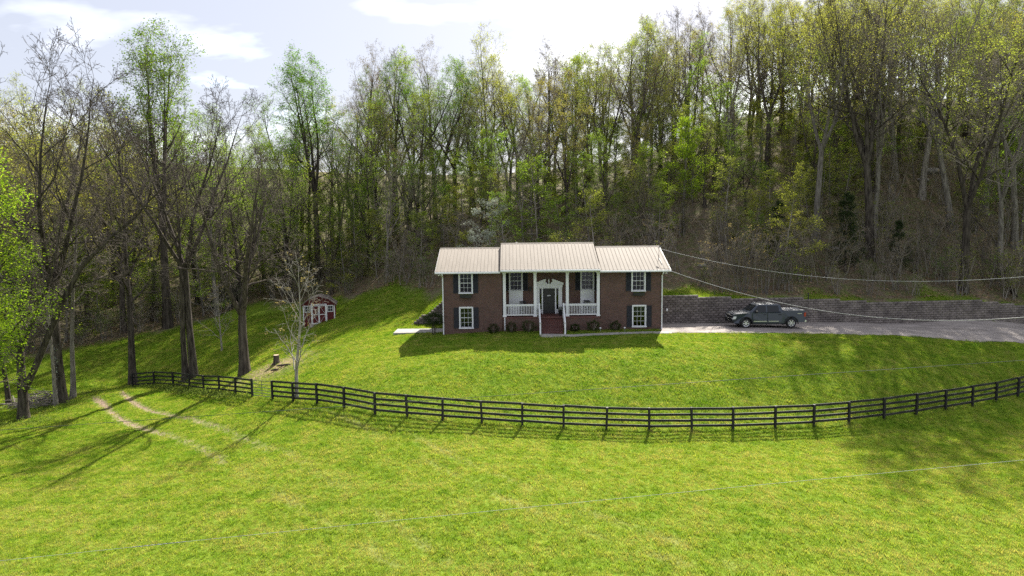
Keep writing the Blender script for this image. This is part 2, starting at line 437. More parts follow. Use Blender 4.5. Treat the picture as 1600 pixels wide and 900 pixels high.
# wheel tracks on the left, as pixel traces at their distances
TRACKS = [[at(px,py,Y) for px,py,Y in [(146,612,58.5),(152,628,56),(172,648,52.5),(198,666,49.5),(232,684,46.6),(262,697,44.4),(292,712,42.0),(320,730,39.5),(352,752,36.5)]],
          [at(px,py,Y) for px,py,Y in [(186,606,60),(194,620,57.4),(212,638,54),(240,650,51.8),(272,662,49.7),(300,672,47.8),(330,688,45),(372,712,41.6),(420,742,37.4)]]]
def seg_dist(X, Y, pts):
    d = np.full(X.shape, 1e9); tt = np.zeros(X.shape)
    n = len(pts)-1
    for i in range(n):
        ax, ay, bx, by = pts[i][0], pts[i][1], pts[i+1][0], pts[i+1][1]
        L2 = (bx-ax)**2+(by-ay)**2
        t = np.clip(((X-ax)*(bx-ax)+(Y-ay)*(by-ay))/L2, 0, 1)
        q = np.hypot(X-ax-t*(bx-ax), Y-ay-t*(by-ay))
        m = q < d
        d = np.where(m, q, d); tt = np.where(m, (i+t)/n, tt)
    return d, tt
DRIVE_EDGE = ([11.9,20,25.5,33,41,55,90], [53.55,53.15,53.3,54.1,54.9,56.2,60])
WALK = [(3.1,52.75),(4.6,52.7),(6.5,52.95),(9,53.25),(11,53.5),(12.6,53.65)]

def axis(segs):
    out = []
    for a, b, d in segs:
        out += list(np.arange(a, b-1e-6, d))
    return np.array(out + [segs[-1][1]])
gx = axis([(-320,-120,25),(-120,-60,4),(-60,-44,1),(-44,44,.25),(44,60,1),(60,120,4),(120,320,25)])
gy = axis([(-60,10,5),(10,22,1),(22,57.9,.25),(57.9,58.5,.1),(58.5,60.9,.25),(60.9,61.5,.1),(61.5,68,.25),(68,100,1),(100,160,4),(160,420,20)])
GX, GY = np.meshgrid(gx, gy)
gxf, gyf = GX.ravel(), GY.ravel()
gzf = gz_arr(gxf, gyf)
# small unevenness of the turf
def wob(X, Y):
    return (np.sin(X*.9+1.3*np.sin(Y*.7))*np.cos(Y*1.1+.8*np.sin(X*.5))*.028 + np.sin(X*2.3+Y*.6)*np.sin(Y*2.1-X*.4)*.014)
wd = smooth(-1.5, 2.5, gyf - wood_line(gxf) + 1.2*np.sin(gxf*.6)+.8*np.sin(gxf*1.7+2))
inpad = (gxf > -10.6) & (gxf < 60) & (gyf > np.interp(gxf, [-10.6]+DRIVE_EDGE[0], [54.5]+DRIVE_EDGE[1])-.8) & (gyf < 62)
gzf = gzf + np.where(inpad, 0, wob(gxf, gyf)) + wd*(np.sin(gxf*.83+2.3*np.sin(gyf*.37+gxf*.21))*np.sin(gyf*.61-gxf*.17)*.10)
trk = np.zeros(len(gxf)); tin = np.zeros(len(gxf))
for T in TRACKS:
    d, t = seg_dist(gxf, gyf, [(p.x, p.y) for p in T])
    wgt = (1-smooth(.17, .42, d + .07*np.sin(gyf*3.1+gxf*2.3))) * np.clip(1.25-.95*t, 0, 1) * smooth(0, .06, t)
    trk = np.maximum(trk, wgt)
RUTS = [[at(px,py,Y) for px,py,Y in q] for q in (
    [(300,715,41.5),(360,755,36),(440,800,31.5),(530,850,28),(620,900,25)], [(395,718,41),(470,758,35.5),(560,810,30.5),(660,870,26.5),(700,895,25)],
    [(480,660,44),(640,730,35.5),(800,790,29.5),(950,845,26.5),(1080,895,24.5)], [(560,670,41.5),(720,730,34.5),(880,785,29.5),(1040,840,26.5),(1150,885,24.5)])]
rut = np.zeros(len(gxf))
for T in RUTS:
    d, t = seg_dist(gxf, gyf, [(p.x, p.y) for p in T])
    rut = np.maximum(rut, (1-smooth(.05,.4,d))*np.clip(.2+.25*np.sin(t*23+T[0].x)*np.sin(t*9.1),0,1)*smooth(0,.1,t))
gzf = gzf - trk*.07 - rut*.03
# straw patch round the stump
ps = at(432,567,56.5)
straw = np.exp(-(((gxf-ps.x-.2)/3.4)**2 + ((gyf-ps.y+1.0)/2.6)**2)) * 1.15
drive_y = np.interp(gxf, *DRIVE_EDGE)
ondrive = ((gxf > 11.9) & (gxf < 90) & (gyf > drive_y+.05) & (gyf < wall_line(gxf)+.3)) | ((gxf > -5.7) & (gxf < 12.3) & (gyf > 54.9) & (gyf < 64)) | ((gxf > -10.0) & (gxf < -5.4) & (gyf > 56.35) & (gyf < 58.7)) | ((gxf>2.2)&(gxf<4.1)&(gyf>52.9)&(gyf<55)) | ((gxf>-.9)&(gxf<7.3)&(gyf>54.6)&(gyf<57))
dw, _ = seg_dist(gxf, gyf, WALK)
onwalk = dw < .42
# grass is scattered where the photograph could see turf, with a margin
infr = (np.abs(gxf) < gyf*.80+12) & (gyf > 20) & (gyf < 82)
brk = np.clip(.55+.9*np.sin(gxf*3.7+1.1*np.sin(gyf*2.9))*np.sin(gyf*4.3+gxf), .12, 1)
gd = np.where(infr & ~ondrive & ~onwalk, 1.0, 0.0) * (1-.45*rut) * (1-np.clip(trk*1.25*(.7+.6*brk),0,1)) * (1-np.clip(wd*1.4,0,1)) * (1-.75*np.clip(straw,0,1))
nx, ny = len(gx), len(gy)
idx = np.arange(nx*ny).reshape(ny, nx)
Fq = np.stack([idx[:-1,:-1], idx[:-1,1:], idx[1:,1:], idx[1:,:-1]], -1).reshape(-1, 4)
gme = np_mesh('ground', np.c_[gxf, gyf, gzf], Fq)
for nm, arr in (('wood', wd), ('track', trk), ('straw', straw), ('rut', rut), ('grass_density', gd)):
    a = gme.attributes.new(nm, 'FLOAT', 'POINT'); a.data.foreach_set('value', arr.astype(np.float32))

def ground_mat():
    m, nt, out = new_mat('turf_and_litter')
    b = N(nt, 'ShaderNodeBsdfPrincipled'); b.inputs['Roughness'].default_value = .95; b.inputs['Specular IOR Level'].default_value = .05
    t = N(nt, 'ShaderNodeTexCoord')
    def noise(sc, det=5):
        n = N(nt, 'ShaderNodeTexNoise'); n.inputs['Scale'].default_value = sc; n.inputs['Detail'].default_value = det
        nt.links.new(t.outputs['Object'], n.inputs['Vector']); return n
    def ramp(src, cols):
        r = N(nt, 'ShaderNodeValToRGB'); e = r.color_ramp.elements
        e[0].position, e[0].color = cols[0][0], col4(cols[0][1]); e[1].position, e[1].color = cols[-1][0], col4(cols[-1][1])
        for p, c in cols[1:-1]:
            k = e.new(p); k.color = col4(c)
        nt.links.new(src, r.inputs[0]); return r
    n_big, n_mid, n_fine = noise(.16, 4), noise(1.3, 6), noise(9, 6)
    g1 = ramp(n_mid.outputs['Fac'], [(.3,(.075,.13,.012)), (.5,(.13,.20,.016)), (.7,(.21,.25,.03))])
    g2 = ramp(n_fine.outputs['Fac'], [(.3,(.06,.11,.012)), (.55,(.14,.21,.018)), (.75,(.26,.28,.07))])
    mg = N(nt, 'ShaderNodeMixRGB'); mg.inputs[0].default_value = .5
    nt.links.new(g1.outputs[0], mg.inputs[1]); nt.links.new(g2.outputs[0], mg.inputs[2])
    l1 = ramp(n_fine.outputs['Fac'], [(.3,(.07,.05,.034)), (.5,(.15,.115,.08)), (.7,(.26,.205,.15))])
    l2 = ramp(n_mid.outputs['Fac'], [(.38,(.075,.105,.03)), (.62,(.14,.11,.075))])
    ml = N(nt, 'ShaderNodeMixRGB'); ml.inputs[0].default_value = .4
    nt.links.new(l1.outputs[0], ml.inputs[1]); nt.links.new(l2.outputs[0], ml.inputs[2])
    s1 = ramp(n_fine.outputs['Fac'], [(.3,(.18,.13,.065)), (.7,(.36,.29,.17))])
    d1 = ramp(n_fine.outputs['Fac'], [(.3,(.17,.12,.085)), (.7,(.32,.24,.18))])
    def att(n):
        a = N(nt, 'ShaderNodeAttribute'); a.attribute_name = n; return a.outputs['Fac']
    def mixby(f, a_, b_, noisy=None, amt=.5):
        mm = N(nt, 'ShaderNodeMixRGB')
        if noisy is not None:
            ad = N(nt, 'ShaderNodeMath', operation='MULTIPLY_ADD'); ad.inputs[1].default_value = amt; 
            sb = N(nt, 'ShaderNodeMath', operation='SUBTRACT'); sb.inputs[1].default_value = .5
            nt.links.new(noisy, sb.inputs[0]); nt.links.new(sb.outputs[0], ad.inputs[0]); nt.links.new(f, ad.inputs[2])
            cl = N(nt, 'ShaderNodeMath', operation='MULTIPLY'); cl.use_clamp = True
            nt.links.new(ad.outputs[0], cl.inputs[0])
            gt = N(nt, 'ShaderNodeMath', operation='GREATER_THAN'); gt.inputs[1].default_value = .01
            nt.links.new(f, gt.inputs[0]); nt.links.new(gt.outputs[0], cl.inputs[1])
            f = cl.outputs[0]
        nt.links.new(f, mm.inputs[0]); nt.links.new(a_, mm.inputs[1]); nt.links.new(b_, mm.inputs[2]); return mm.outputs[0]
    c = mixby(att('straw'), mg.outputs[0], s1.outputs[0], n_mid.outputs['Fac'], 1.0)
    c = mixby(att('rut'), c, s1.outputs[0])
    c = mixby(att('track'), c, d1.outputs[0], n_mid.outputs['Fac'], 1.6)
    c = mixby(att('wood'), c, ml.outputs[0], n_mid.outputs['Fac'], 1.2)
    nt.links.new(c, b.inputs['Base Color'])
    bp = N(nt, 'ShaderNodeBump'); bp.inputs['Strength'].default_value = .9; bp.inputs['Distance'].default_value = .06
    nt.links.new(n_fine.outputs['Fac'], bp.inputs['Height']); nt.links.new(bp.outputs[0], b.inputs['Normal'])
    nt.links.new(b.outputs[0], out.inputs['Surface'])
    return m
M['ground'] = ground_mat()
ground = tag(link('ground', gme, M['ground'], smooth=True), 'sloping green lawn and pasture rising into a leaf-littered wooded hill', 'ground', kind='structure')

# --- grass: tufts scattered over the turf
def grass_mat():
    m, nt, out = new_mat('grass_blade')
    g = N(nt, 'ShaderNodeNewGeometry')
    no = N(nt, 'ShaderNodeTexNoise'); no.inputs['Scale'].default_value = .55; no.inputs['Detail'].default_value = 5
    nt.links.new(g.outputs['Position'], no.inputs['Vector'])
    no2 = N(nt, 'ShaderNodeTexNoise'); no2.inputs['Scale'].default_value = 2.6; no2.inputs['Detail'].default_value = 4
    nt.links.new(g.outputs['Position'], no2.inputs['Vector'])
    oi = N(nt, 'ShaderNodeObjectInfo')
    r = N(nt, 'ShaderNodeValToRGB')
    e = r.color_ramp.elements
    e[0].position, e[0].color = .12, (.06,.16,.012,1)
    e[1].position, e[1].color = .95, (.35,.34,.13,1)
    k = e.new(.42); k.color = (.135,.238,.026,1)
    k = e.new(.68); k.color = (.232,.298,.052,1)
    a = N(nt, 'ShaderNodeMath', operation='MULTIPLY_ADD'); a.inputs[1].default_value = .24
    nt.links.new(oi.outputs['Random'], a.inputs[0]); nt.links.new(no.outputs['Fac'], a.inputs[2])
    a2 = N(nt, 'ShaderNodeMath', operation='MULTIPLY_ADD'); a2.inputs[1].default_value = .9
    nt.links.new(no2.outputs['Fac'], a2.inputs[0]); nt.links.new(a.outputs[0], a2.inputs[2])
    a3 = N(nt, 'ShaderNodeMath', operation='SUBTRACT'); a3.inputs[1].default_value = .60
    nt.links.new(a2.outputs[0], a3.inputs[0])
    sp_ = N(nt, 'ShaderNodeSeparateXYZ'); nt.links.new(g.outputs['Position'], sp_.inputs[0])
    mr_ = N(nt, 'ShaderNodeMapRange'); mr_.inputs['From Min'].default_value = 41; mr_.inputs['From Max'].default_value = 36; mr_.inputs['To Min'].default_value = .08; mr_.inputs['To Max'].default_value = .19   # unmown pasture below the fence is yellower
    nt.links.new(sp_.outputs['Y'], mr_.inputs[0])
    a4 = N(nt, 'ShaderNodeMath', operation='ADD'); nt.links.new(a3.outputs[0], a4.inputs[0]); nt.links.new(mr_.outputs[0], a4.inputs[1])
    # mowing passes: slow bands across the slope, broken up by noise
    wv = N(nt, 'ShaderNodeTexWave'); wv.bands_direction = 'Y'; wv.inputs['Scale'].default_value = .24; wv.inputs['Distortion'].default_value = 2.5; wv.inputs['Detail'].default_value = 3; wv.inputs['Detail Scale'].default_value = .6
    mpw = N(nt, 'ShaderNodeMapping'); mpw.inputs['Rotation'].default_value = (0,0,.12); nt.links.new(g.outputs['Position'], mpw.inputs[0]); nt.links.new(mpw.outputs[0], wv.inputs['Vector'])
    a5 = N(nt, 'ShaderNodeMath', operation='MULTIPLY_ADD'); a5.inputs[1].default_value = .12; nt.links.new(wv.outputs['Fac'], a5.inputs[0]); nt.links.new(a4.outputs[0], a5.inputs[2])
    at_ = N(nt, 'ShaderNodeAttribute'); at_.attribute_type = 'INSTANCER'; at_.attribute_name = 'rut'
    a6 = N(nt, 'ShaderNodeMath', operation='MULTIPLY_ADD'); a6.inputs[1].default_value = .35; nt.links.new(at_.outputs['Fac'], a6.inputs[0]); nt.links.new(a5.outputs[0], a6.inputs[2])
    nt.links.new(a6.outputs[0], r.inputs[0])
    d = N(nt, 'ShaderNodeBsdfDiffuse'); t = N(nt, 'ShaderNodeBsdfTranslucent')
    nt.links.new(r.outputs[0], d.inputs[0])
    gm = N(nt, 'ShaderNodeMixRGB', blend_type='MULTIPLY'); gm.inputs[0].default_value = 1; gm.inputs[2].default_value = (1.35,1.3,.5,1)
    nt.links.new(r.outputs[0], gm.inputs[1]); nt.links.new(gm.outputs[0], t.inputs[0])
    ms = N(nt, 'ShaderNodeMixShader'); ms.inputs[0].default_value = .5
    nt.links.new(d.outputs[0], ms.inputs[1]); nt.links.new(t.outputs[0], ms.inputs[2])
    nt.links.new(ms.outputs[0], out.inputs['Surface'])
    return m
M['grass'] = grass_mat()
rg = np.random.default_rng(3)
tv, tf = [], []
for i in range(16):
    a = rg.uniform(0, 2*math.pi); r = .11*math.sqrt(rg.uniform()); b = np.array([r*math.cos(a)*1.3, r*math.sin(a)*1.3, -.01])
    la = rg.uniform(0, 2*math.pi); h = rg.uniform(.05, .12); w = rg.uniform(.006, .011); ln = rg.uniform(.02, .09)
    s = np.array([-math.sin(la), math.cos(la), 0])*w; o = np.array([math.cos(la), math.sin(la), 0])*ln
    n0 = len(tv)
    tv += [b-s, b+s, b+o*.4+s*.8+[0,0,h*.65], b+o*.4-s*.8+[0,0,h*.65], b+o+[0,0,h]]
    tf += [(n0,n0+1,n0+2,n0+3),(n0+3,n0+2,n0+4)]
tme = bpy.data.meshes.new('grass_tuft'); tme.from_pydata([tuple(v) for v in tv], [], tf)
tuft = tag(link('grass_tuft', tme, M['grass'], None, (0, 33, gz(0,33))), 'one small tuft of lawn grass in the lower field', 'grass', kind='stuff')
ng = bpy.data.node_groups.new('scatter_grass', 'GeometryNodeTree')
ng.interface.new_socket('Geometry', in_out='INPUT', socket_type='NodeSocketGeometry')
ng.interface.new_socket('Geometry', in_out='OUTPUT', socket_type='NodeSocketGeometry')
go = N(ng, 'NodeGroupOutput')
oi_ = N(ng, 'GeometryNodeObjectInfo'); oi_.inputs['Object'].default_value = ground
dp = N(ng, 'GeometryNodeDistributePointsOnFaces'); dp.distribute_method = 'RANDOM'
na_ = N(ng, 'GeometryNodeInputNamedAttribute', data_type='FLOAT'); na_.inputs['Name'].default_value = 'grass_density'
mm_ = N(ng, 'ShaderNodeMath', operation='MULTIPLY'); mm_.inputs[1].default_value = 66.0
ng.links.new(na_.outputs[0], mm_.inputs[0])
ng.links.new(oi_.outputs['Geometry'], dp.inputs['Mesh']); ng.links.new(mm_.outputs[0], dp.inputs['Density'])
oi2 = N(ng, 'GeometryNodeObjectInfo'); oi2.inputs['Object'].default_value = tuft; oi2.inputs['As Instance'].default_value = True
ip = N(ng, 'GeometryNodeInstanceOnPoints')
rv = N(ng, 'FunctionNodeRandomValue', data_type='FLOAT_VECTOR'); rv.inputs['Min'].default_value = (-.12,-.12,0); rv.inputs['Max'].default_value = (.12,.12,6.283)
rs_ = N(ng, 'FunctionNodeRandomValue', data_type='FLOAT'); rs_.inputs[2].default_value = 0; rs_.inputs[3].default_value = 1
pw_ = N(ng, 'ShaderNodeMath', operation='POWER'); pw_.inputs[1].default_value = 3.0
pm2 = N(ng, 'ShaderNodeMath', operation='MULTIPLY_ADD'); pm2.inputs[1].default_value = .9; pm2.inputs[2].default_value = .55
ng.links.new(rs_.outputs[1], pw_.inputs[0]); ng.links.new(pw_.outputs[0], pm2.inputs[0])
ng.links.new(dp.outputs['Points'], ip.inputs['Points']); ng.links.new(oi2.outputs['Geometry'], ip.inputs['Instance'])
ng.links.new(rv.outputs[0], ip.inputs['Rotation']); ng.links.new(pm2.outputs[0], ip.inputs['Scale'])
ng.links.new(ip.outputs[0], go.inputs[0])
grass = link('grass', bpy.data.meshes.new('grass'))
gm_ = grass.modifiers.new('scatter', 'NODES'); gm_.node_group = ng
tag(grass, 'short bright green grass covering the lawn and pasture', 'grass', kind='stuff')

# --- drive, walk, patio
def sheet(name, rows, lift, mat, label, cat):
    "rows: list of lists of (x,y), same length; draped on the ground"
    V, F = [], []
    k = len(rows[0])
    for r in rows:
        for x, y in r: V.append((x, y, gz(x, y)+lift))
    for i in range(len(rows)-1):
        for j in range(k-1): F.append((i*k+j, i*k+j+1, (i+1)*k+j+1, (i+1)*k+j))
    me = bpy.data.meshes.new(name); me.from_pydata(V, [], F)
    return tag(link(name, me, mat, smooth=True), label, cat, kind='structure')
def asphalt_mat():
    return pmat('worn_asphalt', (.19,.165,.148), (.34,.30,.272), .8, (.6,1.6,1), .92, .35, 40, detail=9, lo=.3, hi=.7)
M['asphalt'] = asphalt_mat()
rows = []
rng = random.Random(5)
for x in np.arange(11.95, 85, .25):
    y0 = lerp(x, *DRIVE_EDGE) + .09*math.sin(x*1.3)+.07*math.sin(x*3.1+1)+.06*math.sin(x*7.7)
    rows.append([(x, y0 + (float(wall_line(np.array(x)))+.05-y0)*t) for t in np.linspace(0, 1, 14)])
sheet('driveway', rows, .03, M['asphalt'], 'worn pale asphalt driveway running along the block retaining wall', 'driveway')
rows = []
for i in range(len(WALK)-1):
    (ax,ay),(bx,by) = WALK[i], WALK[i+1]
    for t in np.linspace(0,1,5)[:-1] if i < len(WALK)-2 else np.linspace(0,1,5):
        x, y = ax+(bx-ax)*t, ay+(by-ay)*t
        hw = .42 if x > 4.6 else .42 + .28*(1-(x-3.1)/1.5)
        rows.append([(x, y+q*hw) for q in (-1,-.3,.3,1)])
rows = [[(2.05+.25*abs(q), 52.8+q*.55) for q in (-1,-.3,.3,1)], [(2.4, 52.78+q*.68) for q in (-1,-.3,.3,1)]] + rows
sheet('walkway', rows, .035, M['concrete'], 'curved concrete walk from the front steps to the driveway', 'walkway')
pm = MB().box(-9.95,-5.62,56.4,58.6,-.5,-.04)
tag(pm.build('patio', M['concrete'], bevel=.015), 'flat concrete patio slab at the left end of the brick house', 'patio', kind='structure')

# ------------------------------------------------------------------ the brick house
HX, HY = -5.57, 55.0
house = empty('brick_house', (HX, HY, 0), 0, 'two-storey brown brick house with pale ribbed metal roof and white columned porch', 'house')
W = 17.72                      # front width
PA, PB = 4.75, 12.73           # porch bay from PA to PB
PD = 1.8                       # porch depth
DEP = 8.0
EZ, RZ, RV = 5.12, 6.84, 4.0   # eave and ridge heights, ridge depth
CEZ, CRZ = 5.26, 7.2

def wall_face(mb, x0, x1, z0, z1, y, openings, depth=.14):
    xs = sorted({x0, x1, *[o[0] for o in openings], *[o[1] for o in openings]})
    zs = sorted({z0, z1, *[o[2] for o in openings], *[o[3] for o in openings]})
    for i in range(len(xs)-1):
        for j in range(len(zs)-1):
            a, b, c, d = xs[i], xs[i+1], zs[j], zs[j+1]
            cx, cz = (a+b)/2, (c+d)/2
            if any(o[0] < cx < o[1] and o[2] < cz < o[3] for o in openings): continue
            mb.add([(a,y,c),(b,y,c),(b,y,d),(a,y,d)], [(0,1,2,3)])
    for a, b, c, d in openings:
        y2 = y+depth
        mb.add([(a,y,c),(b,y,c),(b,y2,c),(a,y2,c)], [(0,1,2,3)])
        mb.add([(a,y,d),(a,y2,d),(b,y2,d),(b,y,d)], [(0,1,2,3)])
        mb.add([(a,y,c),(a,y2,c),(a,y2,d),(a,y,d)], [(0,1,2,3)])
        mb.add([(b,y,c),(b,y,d),(b,y2,d),(b,y2,c)], [(0,1,2,3)])

# windows: (centre u, sill z, width, height, wall depth v, curtain share)
WIN = [(1.83, 3.40, .98, 1.56, 0.0, .0), (1.83, .55, .98, 1.60, 0.0, .45),
       (5.89, 3.38, .98, 1.56, PD, .25), (11.86, 3.38, .98, 1.56, PD, .25),
       (15.80, 3.44, .98, 1.56, 0.0, .15), (15.87, .52, .98, 1.64, 0.0, .0)]
DOOR = (8.15, 9.15, 1.40, 3.52)
SIDE = [(7.86, 8.04, 1.42, 3.5), (9.26, 9.44, 1.42, 3.5)]
FL = 1.38
wl = MB()
op = lambda i: (WIN[i][0]-WIN[i][2]/2, WIN[i][0]+WIN[i][2]/2, WIN[i][1], WIN[i][1]+WIN[i][3])
wall_face(wl, 0, PA, -1.0, EZ, 0, [op(0), op(1)])
wall_face(wl, PB, W, -1.0, EZ, 0, [op(4), op(5)])
wall_face(wl, PA, PB, -1.0, CEZ, PD, [op(2), op(3), DOOR, SIDE[0], SIDE[1]])
# porch cheeks
for u in (PA, PB):
    wl.add([(u,0,-1),(u,PD,-1),(u,PD,EZ),(u,0,EZ)], [(0,1,2,3)])
# ends with gables, back
for u in (0, W):
    wl.add([(u,0,-1),(u,DEP,-1),(u,DEP,EZ),(u,RV,RZ-.1),(u,0,EZ)], [(0,1,2,3,4)])
for u in (PA, PB):
    wl.add([(u,.02,EZ),(u,DEP,EZ),(u,DEP-.1,EZ+.2),(u,RV,CRZ-.1),(u,.02,EZ+.2)], [(0,1,2,3,4)])
wl.add([(0,DEP,-1),(W,DEP,-1),(W,DEP,EZ+.3),(0,DEP,EZ+.3)], [(0,1,2,3)])
# inner floor between storeys, dark ceiling
wl.add([(0,.2,2.6),(PA,.2,2.6),(PA,DEP-.1,2.6),(0,DEP-.1,2.6)], [(0,1,2,3)])
wl.add([(PB,.2,2.6),(W,.2,2.6),(W,DEP-.1,2.6),(PB,DEP-.1,2.6)], [(0,1,2,3)])
me = wl.mesh('wall', fix=False)
link('wall', me, M['brick'], house)
# porch base, brick, with soldier course slightly proud
MB().box(PA+.03, 7.86, 0.0, PD-.003, -.8, 1.24).box(9.64, PB-.03, 0.0, PD-.003, -.8, 1.24).box(7.86, 9.64, .3, PD-.003, -.8, 1.24).build('porch_base', M['brick'], house)
MB().box(PA+.03, PB-.03, -.03, PD-.004, 1.243, FL).build('porch_floor', M['brick_step'], house)
MB().box(12.28, PB+.42, -.05, -.004, -.6, 1.18).build('corner_pier', M['brick'], house)

def make_window(w, box=False):
    u, z, ww, hh, v, cur = w
    t = empty('window', (u, v, z)); t.parent = house
    fw = .085
    f = MB()
    f.box(-ww/2-fw, ww/2+fw, -.045, .03, hh, hh+fw+.02).box(-ww/2-fw, -ww/2, -.045, .03, 0, hh-.002).box(ww/2, ww/2+fw, -.045, .03, 0, hh-.002)
    f.box(-ww/2-fw-.03, ww/2+fw+.03, -.085, .04, -fw, -.002)
    f.build('frame', M['white_paint'], t, bevel=.006)
    for nm, z0, z1, y in (('upper_sash', hh/2-.02, hh-.004, .05), ('lower_sash', .004, hh/2+.02, .085)):
        s = MB(); b = .042
        s.box(-ww/2, ww/2, y-.02, y+.02, z0, z0+b).box(-ww/2, ww/2, y-.02, y+.02, z1-b, z1)
        s.box(-ww/2, -ww/2+b, y-.02, y+.02, z0+b, z1-b).box(ww/2-b, ww/2, y-.02, y+.02, z0+b, z1-b)
        iw = ww-2*b; ih = z1-z0-2*b
        for i in (1, 2): s.box(-ww/2+b+iw*i/3-.008, -ww/2+b+iw*i/3+.008, y-.012, y+.012, z0+b, z1-b)
        s.box(-ww/2+b, ww/2-b, y-.013, y+.013, z0+b+ih/2-.008, z0+b+ih/2+.008)
        s.build(nm, M['white_paint'], t)
        MB().box(-ww/2+b*.7, ww/2-b*.7, y+.002, y+.007, z0+b*.7, z1-b*.7).build('pane', M['glass'], t)
    if cur > 0:
        for sgn in (-1, 1):
            c = MB(); n = 14
            x0, x1 = sgn*(ww/2+.08), sgn*ww/2*(1-1.7*cur)
            pts = [(x0+(x1-x0)*i/n, .2+.025*math.sin(i*2.2)) for i in range(n+1)]
            for i in range(n):
                (a, ya), (b2, yb) = pts[i], pts[i+1]
                c.add([(a,ya,hh*.04),(b2,yb,hh*.04),(b2,yb,hh+.05),(a,ya,hh+.05)], [(0,1,2,3)])
            c.build('curtain', M['curtain'], t)
    else:
        MB().box(-ww/2-.05, ww/2+.05, .16, .175, hh*.62, hh+.05).build('blind', M['curtain'], t)
    return t
for w in WIN: make_window(w)

def shutter(u, z, h, v, w=.42):
    t = empty('shutter', (u, v, z)); t.parent = house
    f = MB(); b = .05
    f.box(-w/2, w/2, -.05, -.004, 0, b).box(-w/2, w/2, -.05, -.004, h-b, h).box(-w/2, w/2, -.05, -.004, h*.48, h*.48+b)
    f.box(-w/2, -w/2+b, -.05, -.004, b, h-b).box(w/2-b, w/2, -.05, -.004, b, h-b)
    f.build('frame', M['shutter'], t)
    l = MB(); z0 = b
    while z0 < h-b-.03:
        if not (h*.48-.03 < z0 < h*.48+b): l.add([(-w/2+b,-.04,z0),(w/2-b,-.04,z0),(w/2-b,-.012,z0+.045),(-w/2+b,-.012,z0+.045)], [(0,1,2,3)])
        z0 += .042
    l.build('louvres', M['shutter'], t)
for (u, z, ww, hh, v, cur) in WIN:
    for s in (-1, 1):
        if v > 0 and ((u < 8 and s < 0) or (u > 10 and s > 0)):
            shutter(u+s*(ww/2+.085+.16), z-.05, hh+.1, v, .28)
        else:
            shutter(u+s*(ww/2+.085+.225), z-.05, hh+.1, v)
# white boarded panels under the porch windows
for i in (2, 3):
    u = WIN[i][0]
    p = MB(); n = 8; w2 = .58
    for k in range(n):
        a = u-w2+2*w2*k/n
        p.box(a+.004, a+2*w2/n-.004, PD-.05, PD-.003, FL+.01, WIN[i][1]-.09)
    p.box(u-w2, u+w2, PD-.035, PD-.004, FL+.01, WIN[i][1]-.092)
    p.build('board_panel', M['white_paint'], house)
# door with sidelights and broken pediment
dr = empty('door', (8.65, PD, FL+.02)); dr.parent = house
d = MB(); dw, dh = .97, 2.1
d.box(-dw/2, dw/2, .05, .10, 0, dh)
for cx in (-.22, .22):
    for z0, z1 in ((.2,.75),(.85,1.45),(1.55,1.95)):
        d.box(cx-.15, cx+.15, .038, .05, z0, z1)
d.build('leaf', M['door'], dr, bevel=.008)
MB().tube([(-.4,.05,1.0),(-.4,-.01,1.0),(-.4,-.02,1.05)], .03).build('handle', M['steel'], dr)
MB().box(-.14,.14,.028,.037,1.47,1.54).build('name_plate', M['white_paint'], dr)
for s in SIDE:
    MB().box(s[0], s[1], PD+.05, PD+.056, s[2], s[3]).build('sidelight', M['glass'], house)
    MB().box(s[0], s[1], PD+.03, PD+.07, s[2], s[2]+.34).build('sidelight_panel', M['white_paint'], house)
ds = MB()
for a, b2 in ((7.55,7.86),(9.44,9.75)):
    ds.box(a, b2, PD-.09, PD-.003, FL+.003, 3.62)
    ds.box(a-.02, b2+.02, PD-.11, PD-.091, FL+.003, FL+.22)
ds.box(8.04,8.15,PD-.06,PD+.04,FL+.003,3.62).box(9.15,9.26,PD-.06,PD+.04,FL+.003,3.62)
ds.box(7.86,9.44,PD-.075,PD-.003,3.52,3.62)
ds.build('door_surround', M['white_paint'], house, bevel=.006)
pd_ = MB()
pd_.box(7.52,9.78,PD-.14,PD-.003,3.623,3.82).box(7.44,9.86,PD-.2,PD-.003,3.823,3.90)
def scroll(sgn):
    c = 8.65
    prof = [(1.21,3.903),(.12,3.903),(.12,4.02),(.2,4.12),(.3,4.2),(.38,4.27),(.3,4.24)]
    prof = [(1.21,3.903),(.16,3.903),(.16,3.98),(.26,4.05),(.3,4.13),(.27,4.2),(.24,4.25),(.3,4.31),(.4,4.29),(1.21,3.98)]
    return [(c+sgn*x, z) for x, z in prof]
pd_.prism(scroll(1), 'y', PD-.16, PD-.003).prism(scroll(-1), 'y', PD-.16, PD-.003)
pd_.build('pediment', M['white_paint'], house)
MB().lathe((8.65, PD-.1, 3.903), [(.07,0),(.07,.05),(.035,.09),(.06,.16),(.08,.24),(.05,.34),(.015,.46)], 10).build('finial', M['white_paint'], house, smooth=True)
for u in (7.1, 10.25):
    MB().box(u-.05,u+.05,PD-.03,PD-.003,3.3,3.62).box(u-.08,u+.08,PD-.2,PD-.04,3.36,3.6).prism([(u-.11,3.6),(u+.11,3.6),(u,3.74)],'y',PD-.23,PD-.01).build('wall_lantern', M['shutter'], house)
